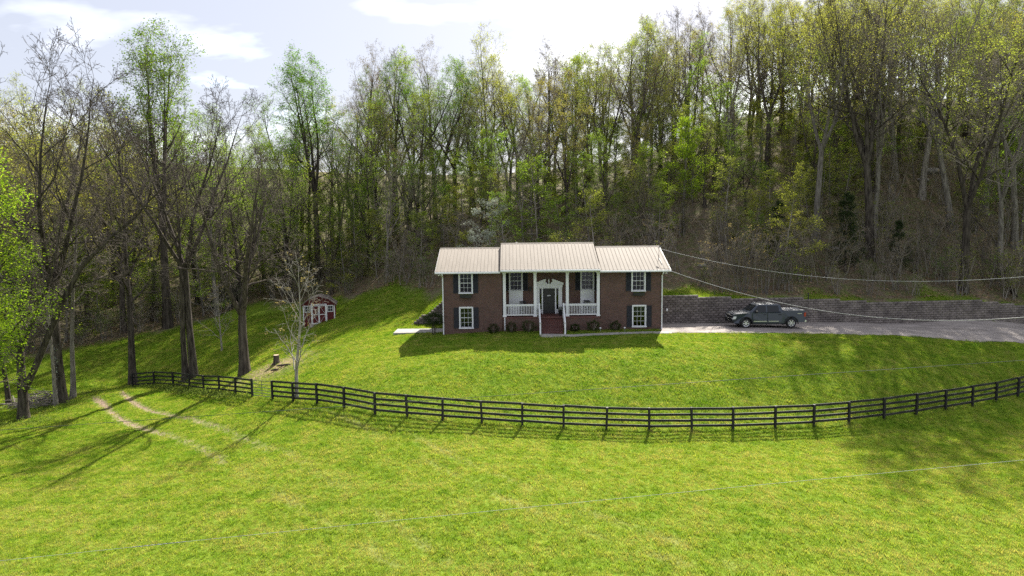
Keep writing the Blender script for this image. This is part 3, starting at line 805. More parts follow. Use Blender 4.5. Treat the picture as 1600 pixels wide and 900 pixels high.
# columns
for u in (4.95, 7.44, 10.05, 12.56):
    c = empty('porch_column', (u, .13, FL)); c.parent = house
    h = 4.98-FL
    MB().box(-.115,.115,-.115,.115,.12,h-.1).build('shaft', M['white_paint'], c, bevel=.012)
    MB().box(-.155,.155,-.155,.155,.003,.12).build('base', M['white_paint'], c, bevel=.012)
    MB().box(-.15,.15,-.15,.15,h-.1,h).build('capital', M['white_paint'], c, bevel=.012)
MB().box(PA-.02, PB+.05, -.03, .30, 4.983, 5.2).build('porch_beam', M['white_paint'], house)
MB().box(PA+.01, PB-.01, .303, PD-.002, 5.05, 5.1).build('porch_ceiling', M['white_paint'], house)
# porch railings
for a, b2 in ((5.068,7.32),(7.56,7.84),(9.66,9.93),(10.17,12.44)):
    r = empty('porch_railing', (a, .13, FL)); r.parent = house
    L = b2-a
    MB().box(0,L,-.06,.06,.95,1.02).box(0,L,-.03,.03,.86,.948).build('top_rail', M['white_paint'], r, bevel=.006)
    MB().box(0,L,-.035,.035,.1,.19).build('bottom_rail', M['white_paint'], r, bevel=.006)
    n = max(2, int(round(L/.135)))
    bme = MB().box(-.018,.018,-.018,.018,.191,.859).mesh('baluster')
    for k in range(n):
        link('baluster', bme, M['white_paint'], r, (L*(k+.5)/n, 0, 0))
# brick steps and their handrails
st = empty('front_steps', (8.75, 0, .0)); st.parent = house
NR = 7; rise = (FL-.14)/NR
for k in range(NR):
    z1 = FL - rise*(k+1) + .0
    s_ = MB().box(-.86, .86, .3-.29*(k+1)-.03, .3-.29*k-.003*k, -.5, z1-.055)
    o = s_.build('step', M['brick_step'], st)
    MB().box(-.865, .865, .3-.29*(k+1)-.055, .3-.29*k-.003, z1-.052, z1).build('tread', M['brick_step'], o)
for sx in (-.98, .98):
    r = empty('step_handrail', (8.75+sx, 0, 0)); r.parent = house
    MB().box(-.06,.06,-1.78,-1.66,.0,1.15).build('newel_post', M['white_paint'], r, bevel=.01)
    MB().box(-.06,.06,-.06,.06,FL-.1,FL+1.1).build('top_post', M['white_paint'], r, bevel=.01)
    MB().bar((0,-1.85,1.12),(0,.05,FL+1.02),.09,.09).build('top_rail', M['white_paint'], r)
    MB().bar((0,-1.72,.28),(0,.0,FL+.18),.06,.08).build('bottom_rail', M['white_paint'], r)
    for k in range(9):
        y = -1.55+k*.175; zz0 = .28+(y+1.72)/1.72*(FL-.1)
        MB().box(-.018,.018,y-.018,y+.018,zz0+.03,zz0+.84).build('baluster', M['white_paint'], r)
# window boxes with ivy
for i in (0, 4):
    u, z = WIN[i][0], WIN[i][1]
    b = empty('flower_box', (u, -.02, z-.42)); b.parent = house
    MB().prism([(-.05,0),(-.24,.02),(-.27,.25),(-.05,.25)], 'x', -.46, .46).build('trough', M['pot'], b, bevel=.006)
    rr = np.random.default_rng(int(i)+5); V, F = [], []
    for k in range(120):
        c = np.array([rr.uniform(-.48,.48), rr.uniform(-.27,-.06), rr.uniform(.23,.33)]); a1 = rr.normal(size=3); a1 /= np.linalg.norm(a1); a2 = rr.normal(size=3); a2 /= np.linalg.norm(a2)
        n0 = len(V); V += [c-a1*.035, c+a2*.025, c+a1*.035, c-a2*.025]; F.append((n0,n0+1,n0+2,n0+3))
    m_ = bpy.data.meshes.new('ivy'); m_.from_pydata([tuple(q) for q in V], [], F); link('ivy', m_, LEAF['weed'], b)

# roof
roof = empty('roof', (0, 0, 0)); roof.parent = house
def panel_mesh(w, L, ribs=3, nose=0):
    "one ribbed sheet: width w across, length L up the slope"
    prof = []
    p = w/ribs
    for k in range(ribs):
        x = k*p
        prof += [(x+.001, 0), (x+p*.42, 0), (x+p*.42+.022, .026), (x+p*.42+.055, .026), (x+p*.42+.077, 0)]
    prof += [(w-.001, 0)]
    V = [(x, 0, z) for x, z in prof] + [(x, L, z) for x, z in prof]
    n = len(prof)
    F = [(i, i+1, n+i+1, n+i) for i in range(n-1)]
    V += [(x, 0, z-.02) for x, z in prof]; F += [(2*n+i, 2*n+i+1, i+1, i) for i in range(n-1)]
    m_ = bpy.data.meshes.new('roof_panel'); m_.from_pydata(V, [], F)
    m_.materials.append(M['roof_metal']); return m_
def roof_slope(u0, u1, ez, rz, v_e, v_r, n):
    "front slope in n sheets"
    L = math.hypot(v_r-v_e, rz-ez); ang = math.atan2(rz-ez, v_r-v_e)
    w = (u1-u0)/n
    pm_ = panel_mesh(w, L)
    for k in range(n):
        link('roof_panel', pm_, None, roof, (u0+w*k, v_e, ez+.03), (ang, 0, 0))
    # decking below and back slope
    MB().prism([(v_e+.02,ez-.06),(v_e+.02,ez),(v_r,rz),(2*v_r-v_e,ez),(2*v_r-v_e,ez-.06),(v_r,rz-.08)], 'x', u0+.012, u1-.012).build('roof_deck', M['white_paint'], roof)
    bp_ = panel_mesh(u1-u0, L, ribs=max(3, int((u1-u0)/.28)))
    link('back_roof_sheet', bp_, None, roof, (u1, 2*v_r-v_e, ez+.03), (ang, 0, math.pi))
    MB().prism([(v_r-.16,rz-.02),(v_r,rz+.085),(v_r+.16,rz-.02)], 'x', u0-.01, u1+.01).build('ridge_cap', M['roof_metal'], roof)
roof_slope(-.58, PA-.1, EZ, RZ, -.5, RV, 6)
roof_slope(PB-.12, W+.58, EZ, RZ, -.5, RV, 6)
roof_slope(PA-.1, PB-.12, CEZ, CRZ, -.85, RV, 9)
# white fascia / gutters
MB().box(-.6, PA-.105, -.62, -.47, EZ-.14, EZ+.0).build('gutter', M['white_paint'], house, bevel=.015)
MB().box(PB-.115, W+.6, -.62, -.47, EZ-.14, EZ+.0).build('gutter', M['white_paint'], house, bevel=.015)
MB().box(PA-.1, PB-.12, -.97, -.82, CEZ-.14, CEZ+.0).build('gutter', M['white_paint'], house, bevel=.015)
MB().box(-.56, PA-.11, -.46, -.01, EZ-.12, EZ-.085).box(PB-.11, W+.56, -.46, -.01, EZ-.12, EZ-.085).box(PA-.09, PB-.13, -.81, -.035, CEZ-.08, CEZ-.045).build('soffit', M['white_paint'], house)
for u0, u1 in ((-.6,-.585),(W+.585,W+.6)):
    MB().prism([(-.47,EZ-.14),(-.47,EZ+.02),(RV,RZ+.02),(RV,RZ-.16)], 'x', u0, u1).prism([(2*RV+.47,EZ-.14),(2*RV+.47,EZ+.02),(RV,RZ+.02),(RV,RZ-.16)], 'x', u0, u1).build('rake_board', M['white_paint'], house)
for u, z0, v in ((-.02, -.12, -.06), (W-.02, .15, -.06), (4.96, .35, -.06)):
    if u != 4.96:
        MB().tube([(u,-.54,EZ-.14),(u,-.5,EZ-.25),(u,v,EZ-.48),(u,v,z0+.1),(u,v-.18,z0)], .05, 8).build('downspout', M['white_paint'], house)
    else:
        MB().tube([(u,v-.03,FL-.02),(u,v-.03,z0+.1),(u,v-.2,z0)], .045, 8).build('downspout', M['white_paint'], house)
# chimney vent behind the ridge, service mast, meter light
MB().tube([(6.0,RV+.5,CRZ-.4),(6.0,RV+.5,CRZ+.12)], .12, 10).build('roof_vent', M['steel'], roof)
MB().tube([(W+.05,-.15,EZ+.1),(W+.05,.6,EZ+.5),(W+.05,1.6,EZ+.85),(W+.05,1.6,EZ+1.75)], .03, 6).build('service_mast', M['shutter'], roof)
MB().tube([(W+.05,1.6,EZ+1.7),(W+.12,1.55,EZ+1.8),(W+.2,1.5,EZ+1.72)], .06, 6).build('mast_head', M['shutter'], roof)
for u in (-.25, W+.25):
    MB().tube([(u,-.3,EZ-.13),(u,-.3,EZ-.2)], .03, 6).tube([(u,-.3,EZ-.2),(u-.06,-.4,EZ-.27)], [.03,.06], 8).tube([(u,-.3,EZ-.2),(u+.08,-.36,EZ-.27)], [.03,.06], 8).build('flood_lamp', M['white_paint'], house)

# ------------------------------------------------------------------ things on the porch and by the wall
def rocking_chair(x, y, z, rz, label):
    t = empty('rocking_chair', (x, y, z), rz, label, 'chair', 'dark chairs on the porch')
    m_ = M['shutter']
    MB().box(-.26,.26,-.24,.24,.40,.44).build('seat', m_, t)
    b = MB()
    b.bar((-.24,.22,.42),(-.24,.38,1.12),.04,.04).bar((.24,.22,.42),(.24,.38,1.12),.04,.04).bar((-.24,.375,1.08),(.24,.375,1.08),.03,.1).bar((-.24,.25,.55),(.24,.25,.55),.03,.06)
    for k in range(5): b.bar((-.16+.08*k,.25,.55),(-.16+.08*k,.37,1.06),.035,.015)
    b.build('backrest', m_, t)
    for s in (-1,1):
        MB().bar((s*.25,-.22,.05),(s*.25,-.22,.66),.04,.04).build('leg', m_, t)
        MB().bar((s*.25,.2,.05),(s*.25,.22,.42),.04,.04).build('leg', m_, t)
        MB().bar((s*.27,-.28,.67),(s*.27,.3,.67),.06,.025).build('arm', m_, t)
        MB().tube([(s*.25,-.42,.09),(s*.25,-.2,.035),(s*.25,.05,.018),(s*.25,.3,.05),(s*.25,.5,.13)], .018, 6).build('rocker', m_, t)
rocking_chair(HX+6.55, HY+1.1, FL, .25, 'dark rocking chair on the porch left of the front door')
rocking_chair(HX+11.75, HY+1.15, FL, -.1, 'dark rocking chair on the porch right of the front door')
def leaf_ball(n, rx, ry, rz, s, seed, shell=.55):
    r = np.random.default_rng(seed)
    d = r.normal(size=(n,3)); d /= np.linalg.norm(d, axis=1)[:,None]
    rad = r.uniform(shell, 1, n)**.7
    lump = 1+.18*np.sin(d[:,0]*5+seed)*np.cos(d[:,1]*4+seed*2)+.12*np.sin(d[:,2]*7+seed)
    return d*rad[:,None]*lump[:,None]*np.array([rx,ry,rz])
def leaves_mesh(name, C, s, seed, flat=.4, asp=.55):
    "one small folded diamond per centre"
    r = np.random.default_rng(seed); n = len(C)
    a = r.normal(size=(n,3)); a[:,2] *= flat; a /= np.linalg.norm(a, axis=1)[:,None]
    b = r.normal(size=(n,3)); b -= (b*a).sum(1)[:,None]*a; b[:,2] *= .6; b /= np.linalg.norm(b, axis=1)[:,None]
    L = (s*r.uniform(.6,1.25,n))[:,None]
    V = np.stack([C-a*L*.5, C+b*L*asp*.5, C+a*L*.5, C-b*L*asp*.5], 1).reshape(-1,3)
    return np_mesh(name, V, np.arange(4*n).reshape(n,4))
def shrub(x, y, rx, rz, seed, label, mat='shrub', n=900, s=.09, group=None, cat='shrub', name='shrub', stem=True):
    z = gz(x, y)
    t = empty(name, (x, y, z-.02), 0, label, cat, group)
    C = leaf_ball(n, rx, rx*.9, rz, s, seed) + np.array([0,0,rz*.95])
    link('foliage', leaves_mesh('foliage', C, s, seed), LEAF[mat], t)
    sm = MB(); r = random.Random(seed)
    for k in range(7):
        a = r.uniform(0,6.28); sm.tube([(0,0,-.05),(math.cos(a)*rx*.3,math.sin(a)*rx*.3,rz*.7),(math.cos(a)*rx*.6,math.sin(a)*rx*.6,rz*1.4)], [.02,.014,.006], 5)
    sm.build('stems', M['twig'], t)
    return t
planter = empty('potted_plant', (HX+9.6, HY+.75, FL), 0, 'dark round planter with a low plant right of the front door', 'planter')
MB().lathe((0,0,0), [(.16,0),(.2,.1),(.25,.34),(.28,.36),(.27,.4),(.22,.4)], 14).build('pot', M['pot'], planter, smooth=True)
link('plant', leaves_mesh('plant', leaf_ball(260,.27,.27,.2,.1,3)+np.array([0,0,.5]), .1, 4), LEAF['shrub'], planter)
planter = empty('potted_plant', (HX+7.72, HY+1.0, FL), 0, 'small pale pot standing left of the front door', 'planter')
MB().lathe((0,0,0), [(.1,0),(.13,.2),(.15,.24),(.12,.25)], 12).build('pot', M['concrete'], planter, smooth=True)
link('plant', leaves_mesh('plant', leaf_ball(160,.16,.16,.16,.08,9)+np.array([0,0,.36]), .08, 6), LEAF['shrub'], planter)
for k, (u, v, rx, rz, lab) in enumerate([(4.05,-.75,.48,.42,'dark low shrub against the brick, left of the porch'),(5.5,-.7,.45,.45,'dark shrub beside the porch downspout'),(6.85,-.65,.6,.52,'dark spreading shrub left of the brick steps'),
        (10.6,-.6,.4,.35,'small dark shrub right of the brick steps'),(12.1,-.62,.55,.5,'dark shrub below the right end of the porch'),(13.85,-.55,.48,.42,'dark round shrub on the right wing wall')]):
    shrub(HX+u, HY+v, rx, rz, 20+k, lab, group='foundation shrubs along the house front')
# clipped small tree at the left corner
cx_, cy_ = at(678,520,55.2).x, 55.2
t = empty('small_tree', (cx_, cy_, gz(cx_,cy_)-.03), 0, 'small dark umbrella-crowned tree at the left corner of the house', 'tree')
MB().tube([(0,0,0),(.04,0,.5),(-.02,.02,1.0)], [.05,.04,.035], 7).tube([(.12,0,0),(.14,0,.5),(.06,.02,1.0)], [.03,.03,.02], 7).tube([(-.12,.05,0),(-.12,0,.6),(-.05,.02,1.0)], [.03,.03,.02], 7).build('trunk', M['bark'], t)
link('crown', leaves_mesh('crown', leaf_ball(2200,.95,.85,.6,.1,31,.35)+np.array([.1,.05,1.35]), .1, 31), LEAF['shrub'], t)
# path lights by the walk
for i, (px, py) in enumerate([(938,524.5),(976,523.5)]):
    p = at(px, py, 53.9); z = gz(p.x, 53.9)
    t = empty('path_light', (p.x, 53.9, z-.02), 0, ['left of the two small path lights along the front walk','right of the two small path lights along the front walk'][i], 'path light', 'path lights')
    MB().tube([(0,0,0),(0,0,.3)], .015, 6).build('stake', M['steel'], t)
    MB().lathe((0,0,.3), [(.03,0),(.08,.03),(.09,.06),(.05,.1),(.01,.12)], 10).build('lamp_head', M['white_paint'], t, smooth=True)

# ------------------------------------------------------------------ retaining walls of split-face blocks
BW, BH, BD = .455, .203, .30
def block_mesh(seed, w=BW):
    r = random.Random(seed)
    h = BH-.018; x0, x1 = -w/2+.012, w/2-.012
    # rough three-facet face, pillowed
    m1, m2 = -w*.18+r.uniform(-.03,.03), w*.18+r.uniform(-.03,.03)
    f = lambda: -r.uniform(.04,.10)
    xs = [x0, m1, m2, x1]; fr = [-.005, f(), f(), -.005]; mb = MB()
    V = []
    for z, k in ((0,.35),(h*.5,1.0),(h,.3)):
        V += [(x, y*k + r.uniform(-.006,.006), z) for x, y in zip(xs, fr)]
    F = []
    for j in range(2):
        for i in range(3): F.append((j*4+i, j*4+i+1, (j+1)*4+i+1, (j+1)*4+i))
    n = len(V); V += [(x0,BD,0),(x1,BD,0),(x0,BD,h),(x1,BD,h)]
    F += [(8,9,10,11,n+3,n+2),(0,n,n+1,3,2,1),(0,4,8,n+2,n),(3,n+1,n+3,11,7),(n,n+2,n+3,n+1)]
    m_ = bpy.data.meshes.new('block'); m_.from_pydata(V, [], F); m_.materials.append(M['block']); return m_
BLK = [block_mesh(s) for s in range(7)]
def block_wall(name, p0, p1, top, label, limit):
    "p0, p1 plan ends; top(x): height of the wall top; blocks stacked from below grade"
    p0, p1 = Vector(p0), Vector(p1)
    L = (p1-p0).length; d = (p1-p0)/L; ang = math.atan2(d.y, d.x)
    t = empty(name, (p0.x, p0.y, 0), ang, label, 'wall')
    spots = []
    n = int(L/BW)
    for j in range(60):
        z = -1.4 + j*BH
        for i in range(n):
            s = (i + (.5 if j % 2 else 0) + .25)*BW
            if s > L: continue
            x, y = p0.x+d.x*s, p0.y+d.y*s
            if z + BH*.4 > top(x): continue
            if z + BH < gz(x, y-.25)-.02: continue
            spots.append((s, z, math.hypot(x, y)))
    spots.sort(key=lambda q: q[2])
    r = random.Random(11)
    for s, z, _ in spots[:limit]:
        o = link('block', BLK[r.randrange(7)], None, t, (s, (z+1.4)*.03+r.uniform(-.008,.008), z))
    if spots[limit:]:
        V, F = [], []
        for s, z, _ in spots[limit:]:
            m_ = BLK[r.randrange(7)]; b0 = len(V); oy = (z+1.4)*.03+r.uniform(-.008,.008)
            V += [(v.co.x+s, v.co.y+oy, v.co.z+z) for v in m_.vertices]; F += [tuple(i+b0 for i in p.vertices) for p in m_.polygons]
        m2 = bpy.data.meshes.new('far_blocks'); m2.from_pydata(V, [], F)
        tag(link('far_blocks', m2, M['block'], t), kind='stuff')
    return t
WALLTOP = lambda x: gz(x, float(wall_line(np.array(x)))+.75)+.1
block_wall('retaining_wall', (12.3,57.85), (75.3,57.85+6.93), WALLTOP, 'long grey-brown block retaining wall behind the driveway and pickup', 300)
block_wall('retaining_wall', (-9.0,60.95), (-5.62,60.95), lambda x: gz(x,61.6)+.06, 'short stepped block retaining wall at the left end of the house', 300)
# dark marker post on top of the wall, junction box on the wall
p = at(1263,463,59.9); z = gz(p.x,59.9)
tag(MB().tube([(0,0,-.1),(0,0,.55)], .045, 8).tube([(0,0,.52),(0,0,.6)], .07, 8).build('marker_post', M['shutter'], None, (p.x,59.9,z)), 'short dark post on top of the retaining wall above the pickup', 'post')
p = at(1038,484,57.8)
tag(MB().box(-.08,.08,-.05,.05,-.1,.1).box(-.05,.05,-.09,-.05,-.04,.06).build('outlet_box', M['white_paint'], None, (p.x+.2,57.72,p.z), bevel=.01), 'small white outlet box on the retaining wall beside the house', 'outlet box')

# ------------------------------------------------------------------ black four-board fence and gate
def post_xyz(px, py, Y):
    p = at(px, py, Y); return Vector((p.x, p.y, gz(p.x, p.y)))
RAIL_Z = (.255, .59, .925, 1.27)
def fence(plist, label):
    P = [post_xyz(*q) for q in plist]
    t = empty('board_fence', P[0], 0, label, 'fence', 'black board fence runs')
    pme = MB().box(-.062,.062,-.062,.062,-.5,FENCE_H).mesh('post'); pme.materials.append(M['black_paint'])
    r = random.Random(4)
    for i, p in enumerate(P):
        a = P[max(i-1,0)]; b = P[min(i+1,len(P)-1)]
        link('post', pme, None, t, p-P[0]+Vector((0,0,r.uniform(-.03,.02))), (r.gauss(0,.02), r.gauss(0,.02), math.atan2(b.y-a.y, b.x-a.x)))
    for i in range(len(P)-1):
        a, b = P[i], P[i+1]
        d = (b-a).normalized(); nrm = Vector((-d.y, d.x, 0)).normalized()*.084
        if nrm.y < 0: nrm = -nrm
        for zc in RAIL_Z:
            j1, j2 = r.gauss(0,.016), r.gauss(0,.016)
            q = MB().bar(a-P[0]+nrm+Vector((0,0,zc+j1))-d*.03*(i%2), b-P[0]+nrm+Vector((0,0,zc+j2))-d*.004, .034, .142)
            q.build('rail', M['black_paint'], t)
    return P
FL_P = fence(FP_LEFT, 'short run of black board fence left of the gate, ending by the track')
FM_P = fence(FP_MAIN, 'long curving black board fence across the lawn, right of the gate')
ga, gb = FL_P[-1], FM_P[0]
gt = empty('farm_gate', ga, 0, 'dark tubular farm gate between the two fence runs', 'gate')
d = gb-ga; dn = d.normalized()
a0, b0 = dn*.16, d-dn*.16
for k, zc in enumerate((.14,.34,.54,.76,1.0,1.26)):
    MB().tube([a0+Vector((0,0,zc)), b0+Vector((0,0,zc))], .024, 8).build('bar', M['wire_dark'], gt)
for q in (a0, (a0+b0)/2, b0):
    MB().tube([q+Vector((0,0,.12)), q+Vector((0,0,1.28))], .022, 8).build('upright', M['wire_dark'], gt)
MB().tube([dn*.06+Vector((0,0,.3)), dn*.2+Vector((0,0,.3))], .02, 6).tube([dn*.06+Vector((0,0,1.05)), dn*.2+Vector((0,0,1.05))], .02, 6).build('hinge', M['black_paint'], gt)
MB().tube([b0+Vector((0,0,1.05)), d-dn*.1+Vector((.02,0,.98)), d-dn*.03+Vector((0,0,1.05))], .012, 6).build('latch_chain', M['black_paint'], gt)

# ------------------------------------------------------------------ red shed
sx, sy = -19.95, 70.0
sz = gz(sx, sy-.1)-.05
shed = empty('red_shed', (sx, sy, sz), .2, 'small dark red wooden shed with white crossed double doors', 'shed')
sw, sd, sh, sr = 1.58, 2.6, 2.0, 2.78
b = MB(); nb = 14
wf = MB()
wf.add([(-sw,0,-.5),(sw,0,-.5),(sw,0,sh),(.9,0,sr-.28),(0,0,sr),(-.9,0,sr-.28),(-sw,0,sh)], [(0,1,2,3,4,5,6)])
wf.add([(-sw,sd,-.5),(sw,sd,-.5),(sw,sd,sh),(.9,sd,sr-.28),(0,sd,sr),(-.9,sd,sr-.28),(-sw,sd,sh)], [(6,5,4,3,2,1,0)])
wf.add([(-sw,0,-.5),(-sw,sd,-.5),(-sw,sd,sh),(-sw,0,sh)], [(3,2,1,0)]); wf.add([(sw,0,-.5),(sw,sd,-.5),(sw,sd,sh),(sw,0,sh)], [(0,1,2,3)])
link('wall', wf.mesh('wall', False), M['shed_red'], shed)
for k in range(12):
    x = -sw+.01+k*(2*sw-.02)/12; top_ = sh-.02
    if x+.12 < -.72 or x > .72: MB().box(x+.006, x+(2*sw-.02)/12-.006, -.03, -.003, -.05, top_-.02).build('plank', M['shed_red'], shed)
for sgn in (-1,1):
    rm = MB(); e = .18
    pr = [(0,sr+.05),(.95,sr-.24),(sw+e,sh-.08),(sw+e,sh-.02),(.95,sr-.18),(0,sr+.11)]
    rm.prism([(sgn*x, z) for x, z in pr], 'y', -.25, sd+.2).build('roof', M['shingle'], shed)
    fr_ = [(0,sr-.06),(.95,sr-.34),(sw+.16,sh-.2),(sw+.16,sh-.08),(.95,sr-.22),(0,sr+.06)]
    MB().prism([(sgn*x, z) for x, z in fr_], 'y', -.2, -.17).build('barge_board', M['shed_red'], shed)
for sgn in (-1,1):
    dd = empty('door', (sgn*.35, -.06, 0)); dd.parent = shed
    MB().box(-.345,.345,-.0,.03,.02,1.92).build('panel', M['shed_red'], dd)
    f = MB(); q = .07
    f.box(-.345,.345,-.03,-.003,.02,.02+q).box(-.345,.345,-.03,-.003,1.92-q,1.92).box(-.345,-.345+q,-.03,-.003,.02+q,1.92-q).box(.345-q,.345,-.03,-.003,.02+q,1.92-q).box(-.345+q,.345-q,-.03,-.003,.94,.94+q)
    f.build('trim', M['white_paint'], dd)
    MB().bar((-.27,-.013,.1),(.27,-.013,.93),.02,.06,(0,-1,0)).bar((-.27,-.013,1.84) if sgn>0 else (.27,-.013,1.84),(.27,-.013,1.02) if sgn>0 else (-.27,-.013,1.02),.02,.06,(0,-1,0)).build('brace', M['white_paint'], dd) if sgn>0 else \
    MB().bar((.27,-.013,.1),(-.27,-.013,.93),.02,.06,(0,-1,0)).bar((-.27,-.013,1.84),(.27,-.013,1.02),.02,.06,(0,-1,0)).build('brace', M['white_paint'], dd)
    MB().box(-sgn*.3-.02,-sgn*.3+.02,-.05,-.03,.98,1.12).build('handle', M['steel'], dd)
    MB().box(sgn*.75-.05,sgn*.75+.05,-.09,-.031,0,1.98).build('door_post', M['white_paint'], shed)
    MB().box(sgn*(sw-.04)-.05,sgn*(sw-.04)+.05,-.06,-.004,-.1,sh-.1).build('corner_board', M['white_paint'], shed)
    w_ = empty('window', (sgn*1.14, -.05, 1.28)); w_.parent = shed
    MB().box(-.29,.29,-.03,.02,-.06,0).box(-.29,.29,-.03,.02,.56,.63).box(-.29,-.23,-.03,.02,0,.56).box(.23,.29,-.03,.02,0,.56).build('frame', M['white_paint'], w_)
    MB().box(-.23,.23,-.005,.015,0,.56).build('pane', M['shutter'], w_)
    MB().box(-.012,.012,-.02,-.006,0,.56).box(-.23,.23,-.021,-.007,.27,.29).build('muntin', M['white_paint'], w_)
MB().box(-.8,.8,-.09,-.031,1.985,2.06).build('door_head', M['white_paint'], shed)
rmp = MB()
for k in range(7):
    rmp.bar((-.75+.25*k,-.05,.0),(-.75+.25*k,-1.25,-.22),.235,.05)
rmp.build('ramp', M['wood_grey'], shed)

# ------------------------------------------------------------------ pickup
TX, TY = 17.98, 55.15
tz = gz(TX+3, 56.0)+.03
truck = empty('pickup_truck', (TX, TY, tz), 0, 'dark slate-blue crew cab pickup parked facing left beside the block wall', 'pickup')
def car_paint():
    m, nt, out = new_mat('slate_paint')
    b = N(nt, 'ShaderNodeBsdfPrincipled'); b.inputs['Base Color'].default_value = (.020,.029,.046,1); b.inputs['Metallic'].default_value = .2
    b.inputs['Roughness'].default_value = .32; b.inputs['Coat Weight'].default_value = .35; b.inputs['Coat Roughness'].default_value = .06
    nt.links.new(b.outputs[0], out.inputs['Surface']); return m
M['car'] = car_paint()
M['car_glass'] = pmat('car_glass', (.010,.012,.015), rough=.08, spec=.3)
M['rubber'] = pmat('rubber', (.016,.016,.016), (.026,.025,.025), 8, rough=.85)
M['trim_black'] = pmat('trim_black', (.014,.014,.015), rough=.5)
M['alloy'] = pmat('alloy', (.6,.6,.6), (.68,.68,.68), 3, rough=.3, metal=.7)
M['lamp_clear'] = pmat('lamp_clear', (.55,.57,.58), rough=.12, spec=.6, coat=.6)
M['lamp_red'] = pmat('lamp_red', (.35,.02,.02), rough=.2, coat=.6)
M['badge'] = pmat('badge', (.6,.6,.6), rough=.25, metal=.8)
TL, TWD = 5.95, 2.0      # x: nose at 0, tail at TL; y: near side 0, far side TWD
XF, XR, WR = 1.08, 4.78, .405
def arch(cx, r, a0=200, a1=-20, n=9):
    return [(cx+r*math.cos(D2R(a0+(a1-a0)*i/n)), .40+r*math.sin(D2R(a0+(a1-a0)*i/n))) for i in range(n+1)]
prof = [(.06,.42),(.02,.62),(.03,1.0),(.1,1.13),(.3,1.2),(1.25,1.27),(1.55,1.27),(4.12,1.27),(4.13,1.40),(5.9,1.42),(5.93,1.0),(5.9,.62),(5.86,.5),(5.25,.47)]
bot = [p for p in reversed(arch(XR,.50))] ; bot2 = [p for p in reversed(arch(XF,.50))]
bodyp = prof + [p for p in bot if p[1] > .3] + [(4.2,.36),(1.66,.36)] + [p for p in bot2 if p[1] > .3] + [(.5,.4)]
def body_shell():
    bm = bmesh.new()
    secs = [(0.05, .975),(.0, 1.0),(TWD, 1.0),(TWD-.05,.975)]
    sec_y = [.035,.0,TWD,TWD-.035]
    n = len(bodyp)
    # two outer skins with a small tumblehome: lower points pulled in slightly at the sills and shoulders
    def yoff(z): return .05*max(0,(z-1.0)/.34)**1.5 + .045*max(0,(.62-z)/.3)
    L = [bm.verts.new((x, yoff(z) + (.12*max(0,(.45-x)/.45)**2) + .03*max(0,(x-5.7)/.3), z)) for x, z in bodyp]
    R = [bm.verts.new((x, TWD-yoff(z)-(.12*max(0,(.45-x)/.45)**2) - .03*max(0,(x-5.7)/.3), z)) for x, z in bodyp]
    bm.faces.new(L); bm.faces.new(list(reversed(R)))
    for i in range(n):
        j = (i+1) % n
        bm.faces.new((L[j], L[i], R[i], R[j]))
    bmesh.ops.triangulate(bm, faces=[f for f in bm.faces if len(f.verts) > 4])
    bmesh.ops.recalc_face_normals(bm, faces=bm.faces)
    m_ = bpy.data.meshes.new('body'); bm.to_mesh(m_); bm.free(); return m_
body = link('body', body_shell(), M['car'], truck)
# cab: roof and pillars as a lofted shell
cabs = [(1.2,1.24,.06),(1.5,1.42,.11),(1.98,1.85,.22),(2.2,1.94,.25),(3.5,1.96,.25),(3.92,1.88,.23),(4.1,1.3,.06)]
bm = bmesh.new()
cabL = [bm.verts.new((x, y, z)) for x, z, y in cabs]; cabR = [bm.verts.new((x, TWD-y, z)) for x, z, y in cabs]
bm.faces.new(cabL); bm.faces.new(list(reversed(cabR)))
for i in range(len(cabs)):
    j = (i+1) % len(cabs); bm.faces.new((cabL[j], cabL[i], cabR[i], cabR[j]))
bmesh.ops.triangulate(bm, faces=[f for f in bm.faces if len(f.verts) > 4]); bmesh.ops.recalc_face_normals(bm, faces=bm.faces)
m_ = bpy.data.meshes.new('cab'); bm.to_mesh(m_); bm.free()
o = link('cab', m_, M['car'], truck); q = o.modifiers.new('bevel','BEVEL'); q.width = .05; q.segments = 3; q.limit_method = 'ANGLE'
q = body.modifiers.new('bevel','BEVEL'); q.width = .03; q.segments = 2; q.limit_method = 'ANGLE'; q.angle_limit = D2R(50)
def side_quad(name, pts, mat, par, off=-.012, th=.02):
    "panel on both flanks following the cab's tumblehome"
    for sgn in (0, 1):
        V = []
        for x, z in pts:
            y = .06 + .18*(z-1.25)/.64 if z > 1.25 else .05*max(0,(z-1.0)/.34)**1.5 + .045*max(0,(.62-z)/.3)
            V += [(x, y+off) , (z,)]
        a = [(V[2*i][0], V[2*i][1] if sgn == 0 else TWD-V[2*i][1], V[2*i+1][0]) for i in range(len(pts))]
        b2 = [(p[0], p[1]+(th if sgn == 0 else -th), p[2]) for p in a]
        n = len(a)
        MB().add(a+b2, [tuple(range(n)), tuple(range(2*n-1,n-1,-1))]+[(i,i+n,(i+1)%n+n,(i+1)%n) for i in range(n)]).build(name, mat, par)
side_quad('side_window', [(1.62,1.32),(2.72,1.32),(2.72,1.83),(2.1,1.83)], M['car_glass'], truck)
side_quad('side_window', [(2.82,1.32),(3.86,1.32),(3.70,1.83),(2.82,1.83)], M['car_glass'], truck)
MB().add([(1.45,.22,1.42),(1.45,TWD-.22,1.42),(1.93,TWD-.32,1.84),(1.93,.32,1.84)], [(0,1,2,3)]).build('windshield', M['car_glass'], truck)
MB().add([(4.06,.3,1.36),(4.06,TWD-.3,1.36),(3.93,TWD-.36,1.72),(3.93,.36,1.72)], [(0,1,2,3)]).build('rear_window', M['car_glass'], truck)
